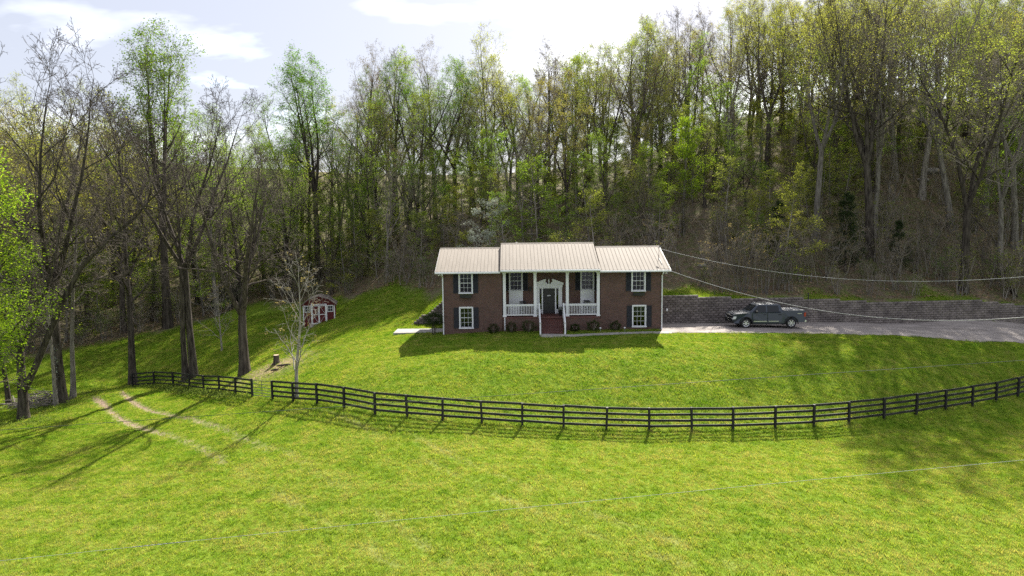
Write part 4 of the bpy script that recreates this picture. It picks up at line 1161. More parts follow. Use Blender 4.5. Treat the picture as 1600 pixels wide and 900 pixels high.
# doors as proud skins with gaps, handles
for x0, x1, hx in ((1.62,2.80,2.6),(2.84,4.0,3.82)):
    for sgn in (0, 1):
        dd = empty('door', ((x0+x1)/2, 0 if sgn == 0 else TWD, .5)); dd.parent = truck
        s = 1 if sgn == 0 else -1
        a, b2 = x0-(x0+x1)/2+.012, x1-(x0+x1)/2-.012
        if x0 > 2: prof_ = [(a,0),(b2-.03,0),(b2,.3),(b2,.72),(a,.72)]
        else: prof_ = [(a+.05,0),(b2,0),(b2,.72),(a,.72),(a,.3)]
        V = [(x, s*(-.012+.05*max(0,(z+.5-1.0)/.34)**1.5), z) for x, z in prof_]; Vb = [(x, s*.03, z) for x, z in prof_]; n = len(V)
        MB().add(V+Vb, [tuple(range(n)), tuple(range(2*n-1,n-1,-1))]+[(i,i+n,(i+1)%n+n,(i+1)%n) for i in range(n)]).build('skin', M['car'], dd)
        MB().box(hx-(x0+x1)/2-.11, hx-(x0+x1)/2+.11, min(-s*.05,0), max(-s*.05,0), .6, .65).build('handle', M['trim_black'], dd, bevel=.01)
        MB().box(a+.06, b2-(.26 if x0>2 else .02), min(-s*.024,-s*.008), max(-s*.024,-s*.008), .05, .1).build('side_strip', M['badge'], dd)
for y in (-.02, TWD-.02):
    for cx in (XF, XR):
        ar = arch(cx,.50,190,-10,12); ar2 = arch(cx,.57,190,-10,12)
        MB().prism(ar + ar2[::-1], 'y', y-.012, y+.05).build('wheel_arch', M['trim_black'], truck)
    MB().box(1.68,4.1,y-.03,y+.08,.33,.40).build('side_step', M['trim_black'], truck, bevel=.01)
# wheels
tyre_me = MB().mesh('x') if False else None
def ring(mb, prof, k=24):
    "profile (radius, y) round the y axis"
    n = len(prof); b0 = len(mb.v)
    for r, y in prof:
        for j in range(k):
            a = 2*math.pi*j/k; mb.v.append((r*math.cos(a), y, r*math.sin(a)))
    for i in range(n-1):
        for j in range(k):
            j2 = (j+1)%k; mb.f.append((b0+i*k+j, b0+i*k+j2, b0+(i+1)*k+j2, b0+(i+1)*k+j))
    return mb
tm = ring(MB(), [(.27,.02),(.30,.0),(.385,.02),(WR,.05),(WR,.22),(.385,.25),(.28,.27),(.27,.02)]).mesh('tyre'); tm.materials.append(M['rubber'])
rm_ = MB(); ring(rm_, [(.278,.03),(.262,.015),(.24,.03),(.235,.12)])
for k in range(6):
    a = k*math.pi/3; c, s = math.cos(a), math.sin(a)
    rm_.obox((c*.15,.04,s*.15), (c*.11,0,s*.11), (-s*.035,0,c*.035), (0,.015,0))
ring(rm_, [(.001,.015),(.055,.015),(.065,.03),(.065,.06)])
rmm = rm_.mesh('rim'); rmm.materials.append(M['alloy'])
hubm = ring(MB(), [(.001,.1),(.235,.1),(.24,.13)]).mesh('brake_disc'); hubm.materials.append(M['trim_black'])
for cx in (XF, XR):
    for sgn in (0, 1):
        w_ = empty('wheel', (cx, .0 if sgn == 0 else TWD, WR), 0 if sgn == 0 else math.pi); w_.parent = truck
        link('tyre', tm, None, w_); link('rim', rmm, None, w_); link('brake_disc', hubm, None, w_)
# wheel wells, bed, cover, lamps, bumpers
MB().box(.55,5.3,.28,TWD-.28,.3,.9).build('chassis', M['trim_black'], truck)
MB().box(4.16,5.86,.08,TWD-.08,1.40,1.45).build('bed_cover', pmat('vinyl_cover', (.16,.16,.165), (.2,.2,.2), 5, rough=.55), truck, bevel=.015)
MB().box(-.06,.1,.1,TWD-.1,.45,.66).box(.0,.12,.03,.12,.46,.64).box(.0,.12,TWD-.12,TWD-.03,.46,.64).build('front_bumper', M['trim_black'], truck, bevel=.02)
gb_ = MB()
for y in (.45, TWD-.45): gb_.tube([(-.12,y,.5),(-.17,y,.8),(-.12,y,1.12)], .03, 8)
for z, x in ((.62,-.16),(.82,-.18),(1.12,-.13)): gb_.tube([(x+.08,.2,z),(x,.45,z),(x,TWD-.45,z),(x+.08,TWD-.2,z)], .03, 8)
gb_.build('brush_guard', M['trim_black'], truck, smooth=True)
MB().box(-.02,.05,.42,TWD-.42,.68,1.02).build('grille', M['trim_black'], truck, bevel=.02)
for y0, y1 in ((.07,.4),(TWD-.4,TWD-.07)):
    MB().prism([(.0,.74),(.24,.78),(.3,.98),(.06,.98)], 'y', y0-.04 if y0 < 1 else y0, y1 if y0 < 1 else y1+.04).build('headlight', M['lamp_clear'], truck, bevel=.01)
for y0, y1 in ((-.012,.2),(TWD-.2,TWD+.012)):
    MB().box(5.80,5.955,y0+.02,y1-.02,.93,1.26).build('taillight', M['lamp_red'], truck, bevel=.015)
MB().box(5.86,6.05,.1,TWD-.1,.46,.62).build('rear_bumper', M['badge'], truck, bevel=.02)
for s, y in ((-1, 0), (1, TWD)):
    MB().box(1.78,1.92,y+s*.2-.1,y+s*.2+.1,1.28,1.46).box(1.83,1.89,min(y-s*.1,y+s*.12),max(y-s*.1,y+s*.12),1.27,1.32).build('mirror', M['trim_black'], truck, bevel=.02)
    MB().box(5.25,5.6,min(y+s*.004,y-s*.03),max(y+s*.004,y-s*.03),1.16,1.2).build('bed_badge', M['badge'], truck)

# ------------------------------------------------------------------ overhead wires
def wire(pts, r, mat, label, name='overhead_wire', n=40, group='overhead wires', extra=None):
    P = np.array([tuple(p) for p in pts], float)
    t = np.r_[0, np.cumsum(np.linalg.norm(np.diff(P, axis=0), axis=1))]
    deg = min(2, len(P)-1)
    c = [np.polyfit(t, P[:,k], deg) for k in range(3)]
    tt = np.linspace(0, t[-1], n)
    Q = np.c_[[np.polyval(c[k], tt) for k in range(3)]].T
    e = empty(name, Q[0], 0, label, 'wire', group)
    MB().tube([tuple(q-Q[0]) for q in Q], r, 5).build('cable', mat, e, smooth=True)
    if extra: extra(e, Q)
    return e
mast = (HX+W+.2, HY+1.5, EZ+1.72)
wire([mast, at(1150,418,53.5), at(1300,436.5,50), at(1450,438,46.5), at(1600,430,43), at(1900,392,36)], .012, M['wire_pale'], 'upper pale service wire running right from the house roof')
wire([(HX+W+.55, HY-.55, EZ+.05), at(1150,458,50.5), at(1250,482,47), at(1400,497.5,42), at(1600,494,36), at(1850,458,29)], .016, M['wire_pale'], 'lower pale cable sagging from the roof corner in front of the pickup')
wire([at(-500,707,30), at(0,672,30), at(240,656,30), at(580,632,30), at(815,615,30), at(1200,590,30), at(1600,562.5,30), at(2100,530,30)], .011, M['wire_dark'], 'thin dark wire crossing in front of the board fence')
def splice(e, Q):
    a, b = at(206,852.5,20), at(290,845.5,20)
    k = np.argmin(np.abs(Q[:,0]-a.x)); pts = []
    n = 60; r0 = .012
    fx = lambda x: (np.interp(x, Q[:,0], Q[:,1]), np.interp(x, Q[:,0], Q[:,2]))
    for ph in (0, math.pi):
        pp = []
        for i in range(n+1):
            x = a.x+(b.x-a.x)*i/n; y, z = fx(x); an = i*.9+ph
            pp.append((x-Q[0][0], y+r0*math.cos(an)-Q[0][1], z+r0*math.sin(an)-Q[0][2]))
        MB().tube(pp, .006, 5).build('splice_wrap', M['wire_dark'] if ph else M['wire_pale'], e)
wire([at(-400,920,20), at(0,874.5,20), at(210,852.5,20), at(400,836.5,20), at(800,796,20), at(1200,757,20), at(1600,718,20), at(2000,682,20)], .005, M['wire_pale'], 'nearest pale wire crossing the lower field, with a twisted splice at left', extra=splice, n=80)
# ------------------------------------------------------------------ trees
def grow_path(p, d, L, n, wig, up, rng):
    pts = [p.copy()]
    st = L/n
    for i in range(n):
        d = d + Vector((rng.gauss(0,wig), rng.gauss(0,wig), rng.gauss(0,wig)+up))
        d.normalize(); p = p + d*st; pts.append(p.copy())
    return pts, d
class Tree:
    def __init__(s): s.w = {'trunk': [], 'branches': []}; s.anch = []
def side_dir(d, ang, az):
    a = d.cross(Vector((0,0,1)))
    if a.length < .05: a = Vector((1,0,0))
    a.normalize(); b = a.cross(d).normalized()
    return (d*math.cos(ang) + (a*math.cos(az)+b*math.sin(az))*math.sin(ang)).normalized()
def sub(T, p, d, L, r, lvl, q, rng):
    n = (0,7,5,4,3)[lvl]
    pts, dn = grow_path(p, d, L, n, q['wig'][lvl], q['up'][lvl], rng)
    rad = [max(r*(1-i/n*.8), q['rmin']) for i in range(n+1)]
    T.w['trunk' if lvl == 1 and q.get('limb_in_trunk', True) else 'branches'].append((pts, rad, (0,6,4,3,3)[lvl]))
    if lvl >= q['lv']:
        T.anch += pts[1:]
        return
    if lvl == q['lv']-1: T.anch.append(pts[-1])
    k = q['n'][lvl]
    for j in range(k):
        t = q['t0'][lvl] + (1-q['t0'][lvl])*(j+rng.random())/k
        f = t*n; i = min(int(f), n-1); pp = pts[i].lerp(pts[i+1], f-i)
        dd = (pts[i+1]-pts[i]).normalized()
        ang = D2R(rng.uniform(*q['ang'][lvl])) * (1 if t < .93 else .5)
        az = rng.uniform(0, 6.283)
        c = side_dir(dd, ang, az)
        if q.get('flat'): c.z *= q['flat']; c.normalize()
        l2 = L*q['ratio'][lvl]*rng.uniform(.7,1.25)*(1.1-.55*t)
        sub(T, pp, c, l2, max(rad[i]*.55, q['rmin']), lvl+1, q, rng)
BASE = dict(base=.45, n1=14, len1=.30, ang1=(28,60), leaders=1, wig=(.05,.13,.16,.2,.25), up=(.05,.10,.06,.03,.0),
            n=(0,7,6,3), t0=(0,.25,.2,.15), ang=((0,0),(28,58),(30,62),(30,70)), ratio=(0,.5,.48,.5), lv=4, rmin=.0055, lean=0.0, taper=.9)
def make_tree(seed, H, r0, **kw):
    q = dict(BASE); q.update(kw)
    rng = random.Random(seed); T = Tree()
    n = 13
    d0 = Vector((q['lean']*math.cos(seed), q['lean']*math.sin(seed), 1)).normalized()
    stems = []
    if q['leaders'] == 1:
        pts, _ = grow_path(Vector((0,0,-.4)), d0, H*.93, n, q['wig'][0]*.5, .02, rng)
        rad = [r0*(1+.55*math.exp(-i*1.4))*(1-i/n)**q['taper']+.012 for i in range(n+1)]
        T.w['trunk'].append((pts, rad, 9)); stems.append((pts, rad, q['base'], 1.0))
    else:
        fk = q.get('fork', .4)
        m = 6
        pts, dd = grow_path(Vector((0,0,-.4)), d0, H*fk, m, q['wig'][0]*.4, .02, rng)
        rad = [r0*(1+.55*math.exp(-i*1.0))*(1-.25*i/m) for i in range(m+1)]
        T.w['trunk'].append((pts, rad, 9))
        a0 = rng.uniform(0,6.28)
        for k in range(q['leaders']):
            dl = side_dir(dd, D2R(rng.uniform(*q.get('fork_ang',(12,26)))), a0+k*6.283/q['leaders']+rng.uniform(-.4,.4))
            L2 = H*(1-fk)*rng.uniform(.85,1.02); n2 = 9
            p2, _ = grow_path(pts[-1]-dd*.05, dl, L2, n2, .07, .07, rng)
            r2 = [rad[-1]*.72*(1-i/n2)**.9+.012 for i in range(n2+1)]
            T.w['trunk'].append((p2, r2, 7)); stems.append((p2, r2, .12, 1.0/q['leaders']))
    for pts, rad, base, share in stems:
        m = len(pts)-1; k = max(4, int(round(q['n1']*(share if q['leaders']==1 else 1.35*share))))
        az = rng.uniform(0,6.28)
        for j in range(k):
            t = base + (.985-base)*(j+rng.random())/k
            f = t*m; i = min(int(f), m-1); pp = pts[i].lerp(pts[i+1], f-i)
            dd = (pts[i+1]-pts[i]).normalized()
            az += 2.4+rng.uniform(-.5,.5)
            rel = (t-base)/(1-base)
            ang = D2R(q['ang1'][1]+(q['ang1'][0]-q['ang1'][1])*rel + rng.uniform(-8,8))
            c = side_dir(dd, ang, az)
            shape = q.get('shape', lambda x: (1-.62*x)*(.72+.28*min(1,x*3)))(rel)
            L1 = H*q['len1']*shape*rng.uniform(.75,1.2)
            sub(T, pp, c, L1, max(rad[i]*rng.uniform(.38,.55), .02), 1, q, rng)
        for pt in (pts[-1],):
            sub(T, pt, (pts[-1]-pts[-2]).normalized(), H*.07, rad[-1], 2, q, rng)
    return T
def wood_mesh(name, paths):
    groups = {}
    for pts, rad, k in paths: groups.setdefault((len(pts), k), []).append((pts, rad))
    Vs, Fs, b0 = [], [], 0
    for (n, k), lst in groups.items():
        P = np.array([[tuple(p) for p in pts] for pts, _ in lst]); R = np.array([r for _, r in lst])
        m = len(lst)
        ax = P[:,-1]-P[:,0]; ax /= np.linalg.norm(ax, axis=1)[:,None]+1e-9
        h = np.where(np.abs(ax[:,2:3]) < .9, np.array([[0,0,1.]]), np.array([[1.,0,0]]))
        u = np.cross(ax, h); u /= np.linalg.norm(u, axis=1)[:,None]; v = np.cross(ax, u)
        a = np.arange(k)*2*math.pi/k
        ringv = np.cos(a)[None,None,:,None]*u[:,None,None,:] + np.sin(a)[None,None,:,None]*v[:,None,None,:]
        V = P[:,:,None,:] + R[:,:,None,None]*ringv
        Vs.append(V.reshape(-1,3))
        ids = (b0 + np.arange(m*n*k)).reshape(m,n,k); r2 = np.roll(ids, -1, axis=2)
        Fs.append(np.stack([ids[:,:-1], r2[:,:-1], r2[:,1:], ids[:,1:]], -1).reshape(-1,4)); b0 += m*n*k
    me = np_mesh(name, np.concatenate(Vs), np.concatenate(Fs))
    me.polygons.foreach_set('use_smooth', np.ones(len(me.polygons), dtype=bool))
    return me
def leafy(T, n, s, sig, seed, flat=.5, frac=1.0, asp=.6, zmin=None):
    r = np.random.default_rng(seed)
    A = np.array([tuple(p) for p in T.anch])
    if zmin is not None: A = A[A[:,2] > zmin]
    if frac < 1:       # leaves on some boughs only: clumps by a coarse pattern
        ph = np.sin(A[:,0]*.9+seed)+np.sin(A[:,1]*.9+seed*2)+np.sin(A[:,2]*.8+seed*3)
        A = A[ph > np.quantile(ph, 1-frac)]
    B = A[r.integers(0, len(A), max(8, n//7))] + r.normal(0, sig*.5, (max(8, n//7),3))
    C = B[r.integers(0, len(B), n)] + r.normal(0, sig, (n,3))*np.array([1,1,.7])
    return leaves_mesh('crown', C, s, seed, flat, asp)
class Kind:
    def __init__(s, T, bark, twig, leaf, leaf_me, H):
        s.tr = wood_mesh('trunk', T.w['trunk']); s.tr.materials.append(M[bark])
        s.br = wood_mesh('branches', T.w['branches']); s.br.materials.append(M[twig])
        s.lf = leaf_me; s.H = H
        if leaf_me: leaf_me.materials.append(LEAF[leaf])
def plant(kind, x, y, label, name='tree', cat='tree', group=None, rz=0.0, sc=1.0, scz=None, tilt=(0,0), sink=0.0, z=None):
    t = empty(name, (x, y, (gz(x, y) if z is None else z)-sink), 0, label, cat, group)
    t.rotation_euler = (tilt[0], tilt[1], rz); t.scale = (sc, sc, scz or sc)
    link('trunk', kind.tr, None, t); link('branches', kind.br, None, t)
    if kind.lf: link('crown', kind.lf, None, t)
    return t

K = {}
def tall(seed, H, r0, leaf, n, s=.145, sig=.22, frac=1.0, bark='bark', **kw):
    T = make_tree(seed, H, r0*1.28, **kw)
    return Kind(T, bark, 'twig', leaf, leafy(T, n, s, sig, seed, frac=frac) if n else None, H)
# forest trees of the hillside
def lo_(f, **kw): return dict(dict(leaders=3, fork=f, n1=24, len1=.27, fork_ang=(12,30)), **kw)
K['olive']  = [tall(1, 23, .24, 'olive', 7699, base=.26, n1=19, len1=.36), tall(2, 25, .30, 'olive', 8400, **lo_(.30)), tall(3, 22, .22, 'olive', 6650, **lo_(.38, leaders=2, len1=.3))]
K['fresh']  = [tall(4, 22, .22, 'fresh', 8750, base=.2, n1=21, len1=.36), tall(5, 20, .2, 'fresh', 7699, **lo_(.25))]
K['green']  = [tall(6, 25, .28, 'green', 9800, **lo_(.36))]
K['gold']   = [tall(7, 24, .26, 'gold', 7699, **lo_(.32)), tall(8, 21, .2, 'gold', 6300, base=.26, n1=18, len1=.36)]
K['bud']    = [tall(9, 23, .24, 'bud', 5250, .12, .2, **lo_(.36)), tall(10, 25, .27, 'bud', 4900, .12, .2, base=.3, n1=20, len1=.36)]
K['bare']   = [tall(11, 25, .25, None, 0, bark='bark_grey', rmin=.009, **lo_(.38)), tall(12, 23, .22, None, 0, rmin=.009, **lo_(.32, leaders=2))]
# understory: layered sprays, thin stems
def low(seed, H, r0, leaf, nl, s=.145, sig=.16, **kw):
    q = dict(base=.15, n1=15, len1=.34, ang1=(55,85), up=(.05,.03,.0,-.01,0), flat=.35, lv=3, n=(0,8,6,3), rmin=.006); q.update(kw)
    T = make_tree(seed, H, r0, **q)
    return Kind(T, 'bark_grey', 'twig', leaf, leafy(T, nl, s, sig, seed, flat=.25), H)
K['under']  = [low(21, 11, .095, 'fresh', 6000, base=.1, n1=22, n=(0,9,7,3)), low(22, 8, .075, 'olive', 4000, base=.08, n1=18), low(23, 13, .11, 'fresh', 6500, base=.15, n1=24, ang1=(40,75)), low(25, 10, .09, 'olive', 5000, base=.1, n1=20, ang1=(45,80))]
K['dogwood']= [low(24, 7.5, .09, 'blossom', 3000, .15, .13, base=.2, len1=.46, flat=.2, n1=12)]
def thick(seed, H, leaf, n):
    rng = random.Random(seed); T = Tree()
    for k in range(9):
        a = rng.uniform(0,6.28); d = Vector((math.cos(a)*rng.uniform(.05,.45), math.sin(a)*rng.uniform(.05,.45), 1)).normalized()
        pts, _ = grow_path(Vector((rng.gauss(0,.5), rng.gauss(0,.5), -.1)), d, H*rng.uniform(.55,1), 6, .1, .03, rng)
        T.w['trunk'].append((pts, [.035*(1-i/6)+.008 for i in range(7)], 5))
        for j in range(8):
            f = rng.uniform(1.2,5.9); i = int(f); pp = pts[i].lerp(pts[min(i+1,6)], f-i)
            sub(T, pp, side_dir((pts[min(i+1,6)]-pts[i-1]).normalized(), D2R(rng.uniform(35,65)), rng.uniform(0,6.28)), H*rng.uniform(.14,.3), .016, 2, dict(BASE, lv=4, n=(0,5,5,2), limb_in_trunk=True, rmin=.005), rng)
    return Kind(T, 'bark_grey', 'twig', leaf, leafy(T, n, .12, .12, seed), H)
K['thicket'] = [thick(31, 5.0, 'olive', 700), thick(32, 4.0, 'weed', 900), thick(33, 6.0, 'bud', 500)]
def cedar(seed, H):
    rng = random.Random(seed); T = Tree()
    pts, _ = grow_path(Vector((0,0,-.3)), Vector((0,0,1)), H, 8, .02, .02, rng)
    T.w['trunk'].append((pts, [.13*(1-i/8)+.01 for i in range(9)], 7))
    for j in range(70):
        t = .08+.9*j/70; f = t*8; i = int(f); pp = pts[i].lerp(pts[i+1], f-i)
        sub(T, pp, side_dir(Vector((0,0,1)), D2R(rng.uniform(55,85)), rng.uniform(0,6.28)), H*.24*(1-t)**.7*rng.uniform(.6,1.2)+.15, .02, 2, dict(BASE, lv=3, n=(0,5,7,2), rmin=.006), rng)
    return Kind(T, 'bark', 'twig', 'cedar', leafy(T, 7000, .17, .12, seed, flat=.8, asp=.45), H)
K['cedar'] = [cedar(41, 8.0)]

PX = lambda x, y: 800 + x/y*FPX
def zone(x, y):
    p = PX(x, y)
    for lim, w in ((60,'at far left edge'), (120,'at far left'), (200,'left of the fence end'), (300,'beyond the left fence'), (370,'left of the gate'), (450,'behind the gate'), (505,'left of red shed'), (560,'right of red shed'), (620,'well left of house'), (690,'just left of house'),
                   (745,'behind left eave'), (800,'behind left wing'), (870,'behind porch door'), (930,'behind porch roof'), (985,'behind right wing'), (1050,'behind right eave'), (1100,'just right of house'), (1160,'left of pickup'), (1225,'above pickup cab'), (1290,'above pickup bed'),
                   (1360,'right of pickup'), (1440,'above mid drive'), (1520,'above right drive'), (9999,'at far right edge')):
        if p < lim: return w
def depth_word(x, y):
    d = y - float(wood_line(np.array(x)))
    return 'front row' if d < 6 else ('second row' if d < 13 else ('mid slope' if d < 24 else ('upper slope' if d < 36 else 'hill crest')))
def size_word(s, lo, hi): return 'short' if s < lo else ('tall' if s > hi else 'medium')
KW = {'olive':'slender yellow-olive tree', 'fresh':'fresh yellow-green tree', 'green':'full green-leaved tree', 'gold':'pale golden-leaved tree',
      'bud':'reddish-budding tree', 'bare':'bare grey tree', 'under':'layered light-green understory tree', 'thicket':'tangle of thin stems'}
# ---- hero trees of the left hollow and the lawn
HB = dict(n=(0,8,6,2), rmin=.011)
T = make_tree(101, 27, .34, leaders=4, fork=.34, n1=28, len1=.33, fork_ang=(14,36), **HB)
KH1 = Kind(T, 'bark_dark', 'twig_dark', None, None, 27)
p = at(97,633,57); plant(KH1, p.x, 57, 'tall dark bare tree with three spreading leaders at far left, ivy-flecked trunk', rz=.6, sc=1.12, group='hollow trees')
iv = np.random.default_rng(6); hh = iv.uniform(2.0,4.6,70); an = iv.normal(4.7,.35,70)
ivm = leaves_mesh('ivy_leaves', np.c_[.47*np.cos(an)*(1-hh*.03), .47*np.sin(an)*(1-hh*.03), hh], .16, 6); ivm.materials.append(LEAF['blossom'])
o = link('ivy_leaves', ivm, None, [q for q in COL.objects if q.get('label','').startswith('tall dark bare tree with three')][0]); o.rotation_euler = (0,0,-.6)
# the leaning tree: straight trunk with a long bough reaching right
rng = random.Random(5)
T = make_tree(102, 19, .36, leaders=3, fork=.3, n1=20, len1=.32, **HB)
bp_ = [Vector(q) for q in ((.3,0,2.4),(1.2,.1,4.2),(2.3,.2,6.6),(3.6,.4,9.4),(5.0,.5,11.8),(7.4,.4,14.0),(9.6,.2,15.6),(11.0,.0,17.0))]
T.w['trunk'].append((bp_, [.26,.25,.23,.21,.18,.14,.09,.05], 8))
for j in range(16):
    f = rng.uniform(2.2,6.9); i = int(f); pp = bp_[i].lerp(bp_[i+1], f-i)
    sub(T, pp, side_dir((bp_[i+1]-bp_[i]).normalized(), D2R(rng.uniform(35,75)), rng.uniform(0,6.28)), rng.uniform(2.2,4.6), .07, 1, dict(BASE, lv=4, n=(0,7,6,3), rmin=.013), rng)
KH2 = Kind(T, 'bark_dark', 'twig_dark', None, None, 17)
p = at(37,656,52); plant(KH2, p.x, 52, 'thick grey tree at far left with a long dark bough leaning right', group='hollow trees')
T = make_tree(103, 22, .2, base=.4, n1=14, len1=.26, **HB); KH3 = Kind(T, 'bark_grey', 'twig', None, None, 21)
p = at(114,622,58.5); plant(KH3, p.x, 58.5, 'slim pale grey tree leaning slightly, right of the dark far-left trunk', tilt=(0,.06), group='hollow trees')
p = at(88,640,56); plant(KH3, p.x, 56, 'slim tree close to the left of the dark far-left trunk', rz=2, sc=.75, tilt=(0,-.04), group='hollow trees')
p = at(14,630,58); plant(K['bare'][1], p.x, 58, 'thin dark tree at the very left edge of the picture', rz=1, sc=.7, group='hollow trees')
T = make_tree(104, 27, .31, base=.3, n1=24, len1=.28, **HB); KH4 = Kind(T, 'bark_dark', 'twig_dark', 'olive', leafy(T, 1800, .15, .2, 104), 27)
p = at(208,603,65.5); plant(KH4, p.x, 65.5, 'tall dark straight trunk just behind the left end post of the fence', rz=2.2, sc=1.04, group='hollow trees')
# twin-stemmed bare tree
T = make_tree(105, 26, .31, leaders=4, fork=.38, n1=28, len1=.33, fork_ang=(12,36), **HB)
T2 = make_tree(106, 20, .26, base=.5, n1=10, len1=.2)
for c in ('trunk','branches'):
    T.w[c] += [([q+Vector((-.62,.15,0)) for q in pts], rad, k) for pts, rad, k in T2.w[c]]
KH5 = Kind(T, 'bark_dark', 'twig_dark', None, None, 26)
p = at(302,590,62); plant(KH5, p.x, 62, 'twin-stemmed bare tree with wide crown standing behind the left fence', rz=.3, sc=1.05, group='hollow trees')
# flare-based broken old tree
T = make_tree(107, 19, .43, leaders=4, fork=.28, n1=24, len1=.34, fork_ang=(8,34), up=(.05,.05,.02,0,0), **HB)
KH6 = Kind(T, 'bark', 'twig_dark', None, None, 17.5)
p = at(383,584,57); plant(KH6, p.x, 57, 'old grey tree with flared base beside the stump, left of the gate', rz=1.2, group='hollow trees')
# young pale tree right behind the fence
T = make_tree(108, 9.6, .125, base=.2, n1=13, len1=.42, ang1=(22,62), leaders=1, lv=3, n=(0,6,4,0), t0=(0,.2,.2,.2), rmin=.009, up=(.05,.10,.05,0,0), shape=lambda x: 1.0-.55*x)
KH7 = Kind(T, 'bark_pale', 'bark_pale', 'bud', leafy(T, 380, .14, .1, 108), 9.6)
p = at(463,621,46.1); plant(KH7, p.x, 46.1, 'young pale-barked tree with few leaves just behind the fence, right of the gate', group='lawn trees')
# small pale saplings and thicket in the hollow
p = at(347,548,68); plant(KH7, p.x, 68, 'small pale budding sapling in the hollow between the twin tree and the old tree', rz=2, sc=.72, group='lawn trees')
# bright green tree leaning in from the left edge
T = make_tree(109, 14, .26, base=.15, n1=24, len1=.40, ang1=(40,85)); KH8 = Kind(T, 'bark', 'twig', 'lime', leafy(T, 34000, .115, .28, 109), 15)
p = at(-34,660,46); plant(KH8, p.x, 46, 'bright lime-green leafy tree leaning in at the left edge', rz=.4, sc=1.42, group='bright leafy trees')
# big green crowned trees on the skyline
T = make_tree(110, 30, .42, n1=30, len1=.25, leaders=4, fork=.4, fork_ang=(10,28), n=(0,8,6,3)); KH9 = Kind(T, 'bark', 'twig', 'green', leafy(T, 17000, .19, .3, 110, zmin=13), 30)
p = at(262,512,80); plant(KH9, p.x, 80, 'very tall tree with rounded green crown on the left skyline', rz=.5, sc=1.12, group='skyline trees')
p = at(497,430,92); plant(KH9, p.x, 92, 'tall green-crowned tree on the skyline behind the red shed', rz=2.6, sc=.95, group='skyline trees')
p = at(350,480,97); plant(K['fresh'][0], p.x, 97, 'fresh yellow-green tree showing between the skyline trees above the gate', rz=2.6, sc=1.15, group='skyline trees')
# lime tree right of the house
T = make_tree(111, 13, .16, base=.28, n1=18, len1=.27, ang1=(40,75)); KH10 = Kind(T, 'bark_grey', 'twig', 'lime', leafy(T, 9500, .15, .22, 111), 13)
p = at(1066,400,77); plant(KH10, p.x, 77, 'glowing lime-green tree in the woods right of the house roof', rz=.4, group='bright leafy trees')
for px, Y, s, rz_, lab in ((762,73,1.05,.4,'pale blossoming dogwood rising behind the left wing roof'),(742,70,.75,2.0,'smaller pale dogwood close behind the left wing roof')):
    x = (px-800)/FPX*Y; plant(K['dogwood'][0], x, Y, lab, 'dogwood_tree', rz=rz_, sc=s, group='dogwoods')
# the big right-hand tree and its neighbours
T = make_tree(112, 31, .46, leaders=4, fork=.34, n1=28, len1=.28, fork_ang=(8,30), n=(0,8,6,3), rmin=.011); KH11 = Kind(T, 'bark_dark', 'twig_dark', 'gold', leafy(T, 8000, .115, .25, 112), 31)
p = at(1358,400,69); plant(KH11, p.x, 69, 'biggest dark-trunked tree on the right, forked, above the drive', rz=.9, sc=.9, tilt=(0,.03), group='large hillside trees')
T = make_tree(113, 26, .36, leaders=3, fork=.40, n1=24, len1=.3, fork_ang=(10,28), rmin=.01); KH12 = Kind(T, 'bark_grey', 'twig', 'olive', leafy(T, 8000, .115, .25, 113), 26)
for px, Y, s, ti, lab in ((1485,74,.95,.10,'large grey tree leaning right, at right above the drive'),(1437,80,.95,.06,'grey forked tree between the biggest tree and the leaning one'),(1535,78,.92,.05,'large grey tree near the right edge'),(1585,72,.9,.02,'large grey tree at the right edge of the picture'),
                        (1275,72,.92,-.05,'straight grey tree above the pickup tailgate'),(1395,84,.95,.04,'tall grey tree close behind the biggest dark trunk')):
    x = (px-800)/FPX*Y; plant(KH12, x, Y, lab, rz=px*.7, sc=s, tilt=(0,ti), group='large hillside trees')
for px, Y, s, lab in ((1322,66.5,1.0,'dark bushy evergreen above the drive, left of the biggest tree'),(1405,66,.7,'smaller dark evergreen right of the biggest tree'),(1215,68,.8,'dark evergreen among thin stems above the pickup')):
    x = (px-800)/FPX*Y; plant(K['cedar'][0], x, Y, lab, 'evergreen_tree', rz=px, sc=s, group='evergreens')

# ---- the wood: individuals placed over the slope, kept clear of the sunlit lawn
def shades(x, y, z, h):
    for f in (.5,.62,.75,.87,1.0):
        zt = z+h*f
        for zr, boxes in ((-.6, ((-13,19,36,55),(-24,-6,44,60),(-8,17,20,38))), (6.2, ((-6.8,10.5,53.5,63.5),))):
            k = (zt-zr)/sunv.z
            sx_, sy_ = x-k*sunv.x, y-k*sunv.y
            for a, b, c, d in boxes:
                if a < sx_ < b and c < sy_ < d: return True
    return False
rng = random.Random(77)
placed = [(o.location.x, o.location.y) for o in COL.objects if o.type == 'EMPTY' and o.get('category') == 'tree']
def try_spot(x, y, dmin):
    if abs(x) > y*.80+9: return False
    if y < float(wood_line(np.array(x)))+.5: return False
    if 12 < x < 70 and y < float(wall_line(np.array(x)))+1.8: return False
    return all((x-a)**2+(y-b)**2 > dmin*dmin for a, b in placed)
HERO = [(1358,69),(1485,74),(1437,80),(1535,78),(1585,72),(1275,72),(1395,84),(262,80),(497,92),(1066,77)]
def hides_hero(x, y, w=13): return any(abs(PX(x,y)-hp) < w*80/y and y < hy for hp, hy in HERO)
counts = {}
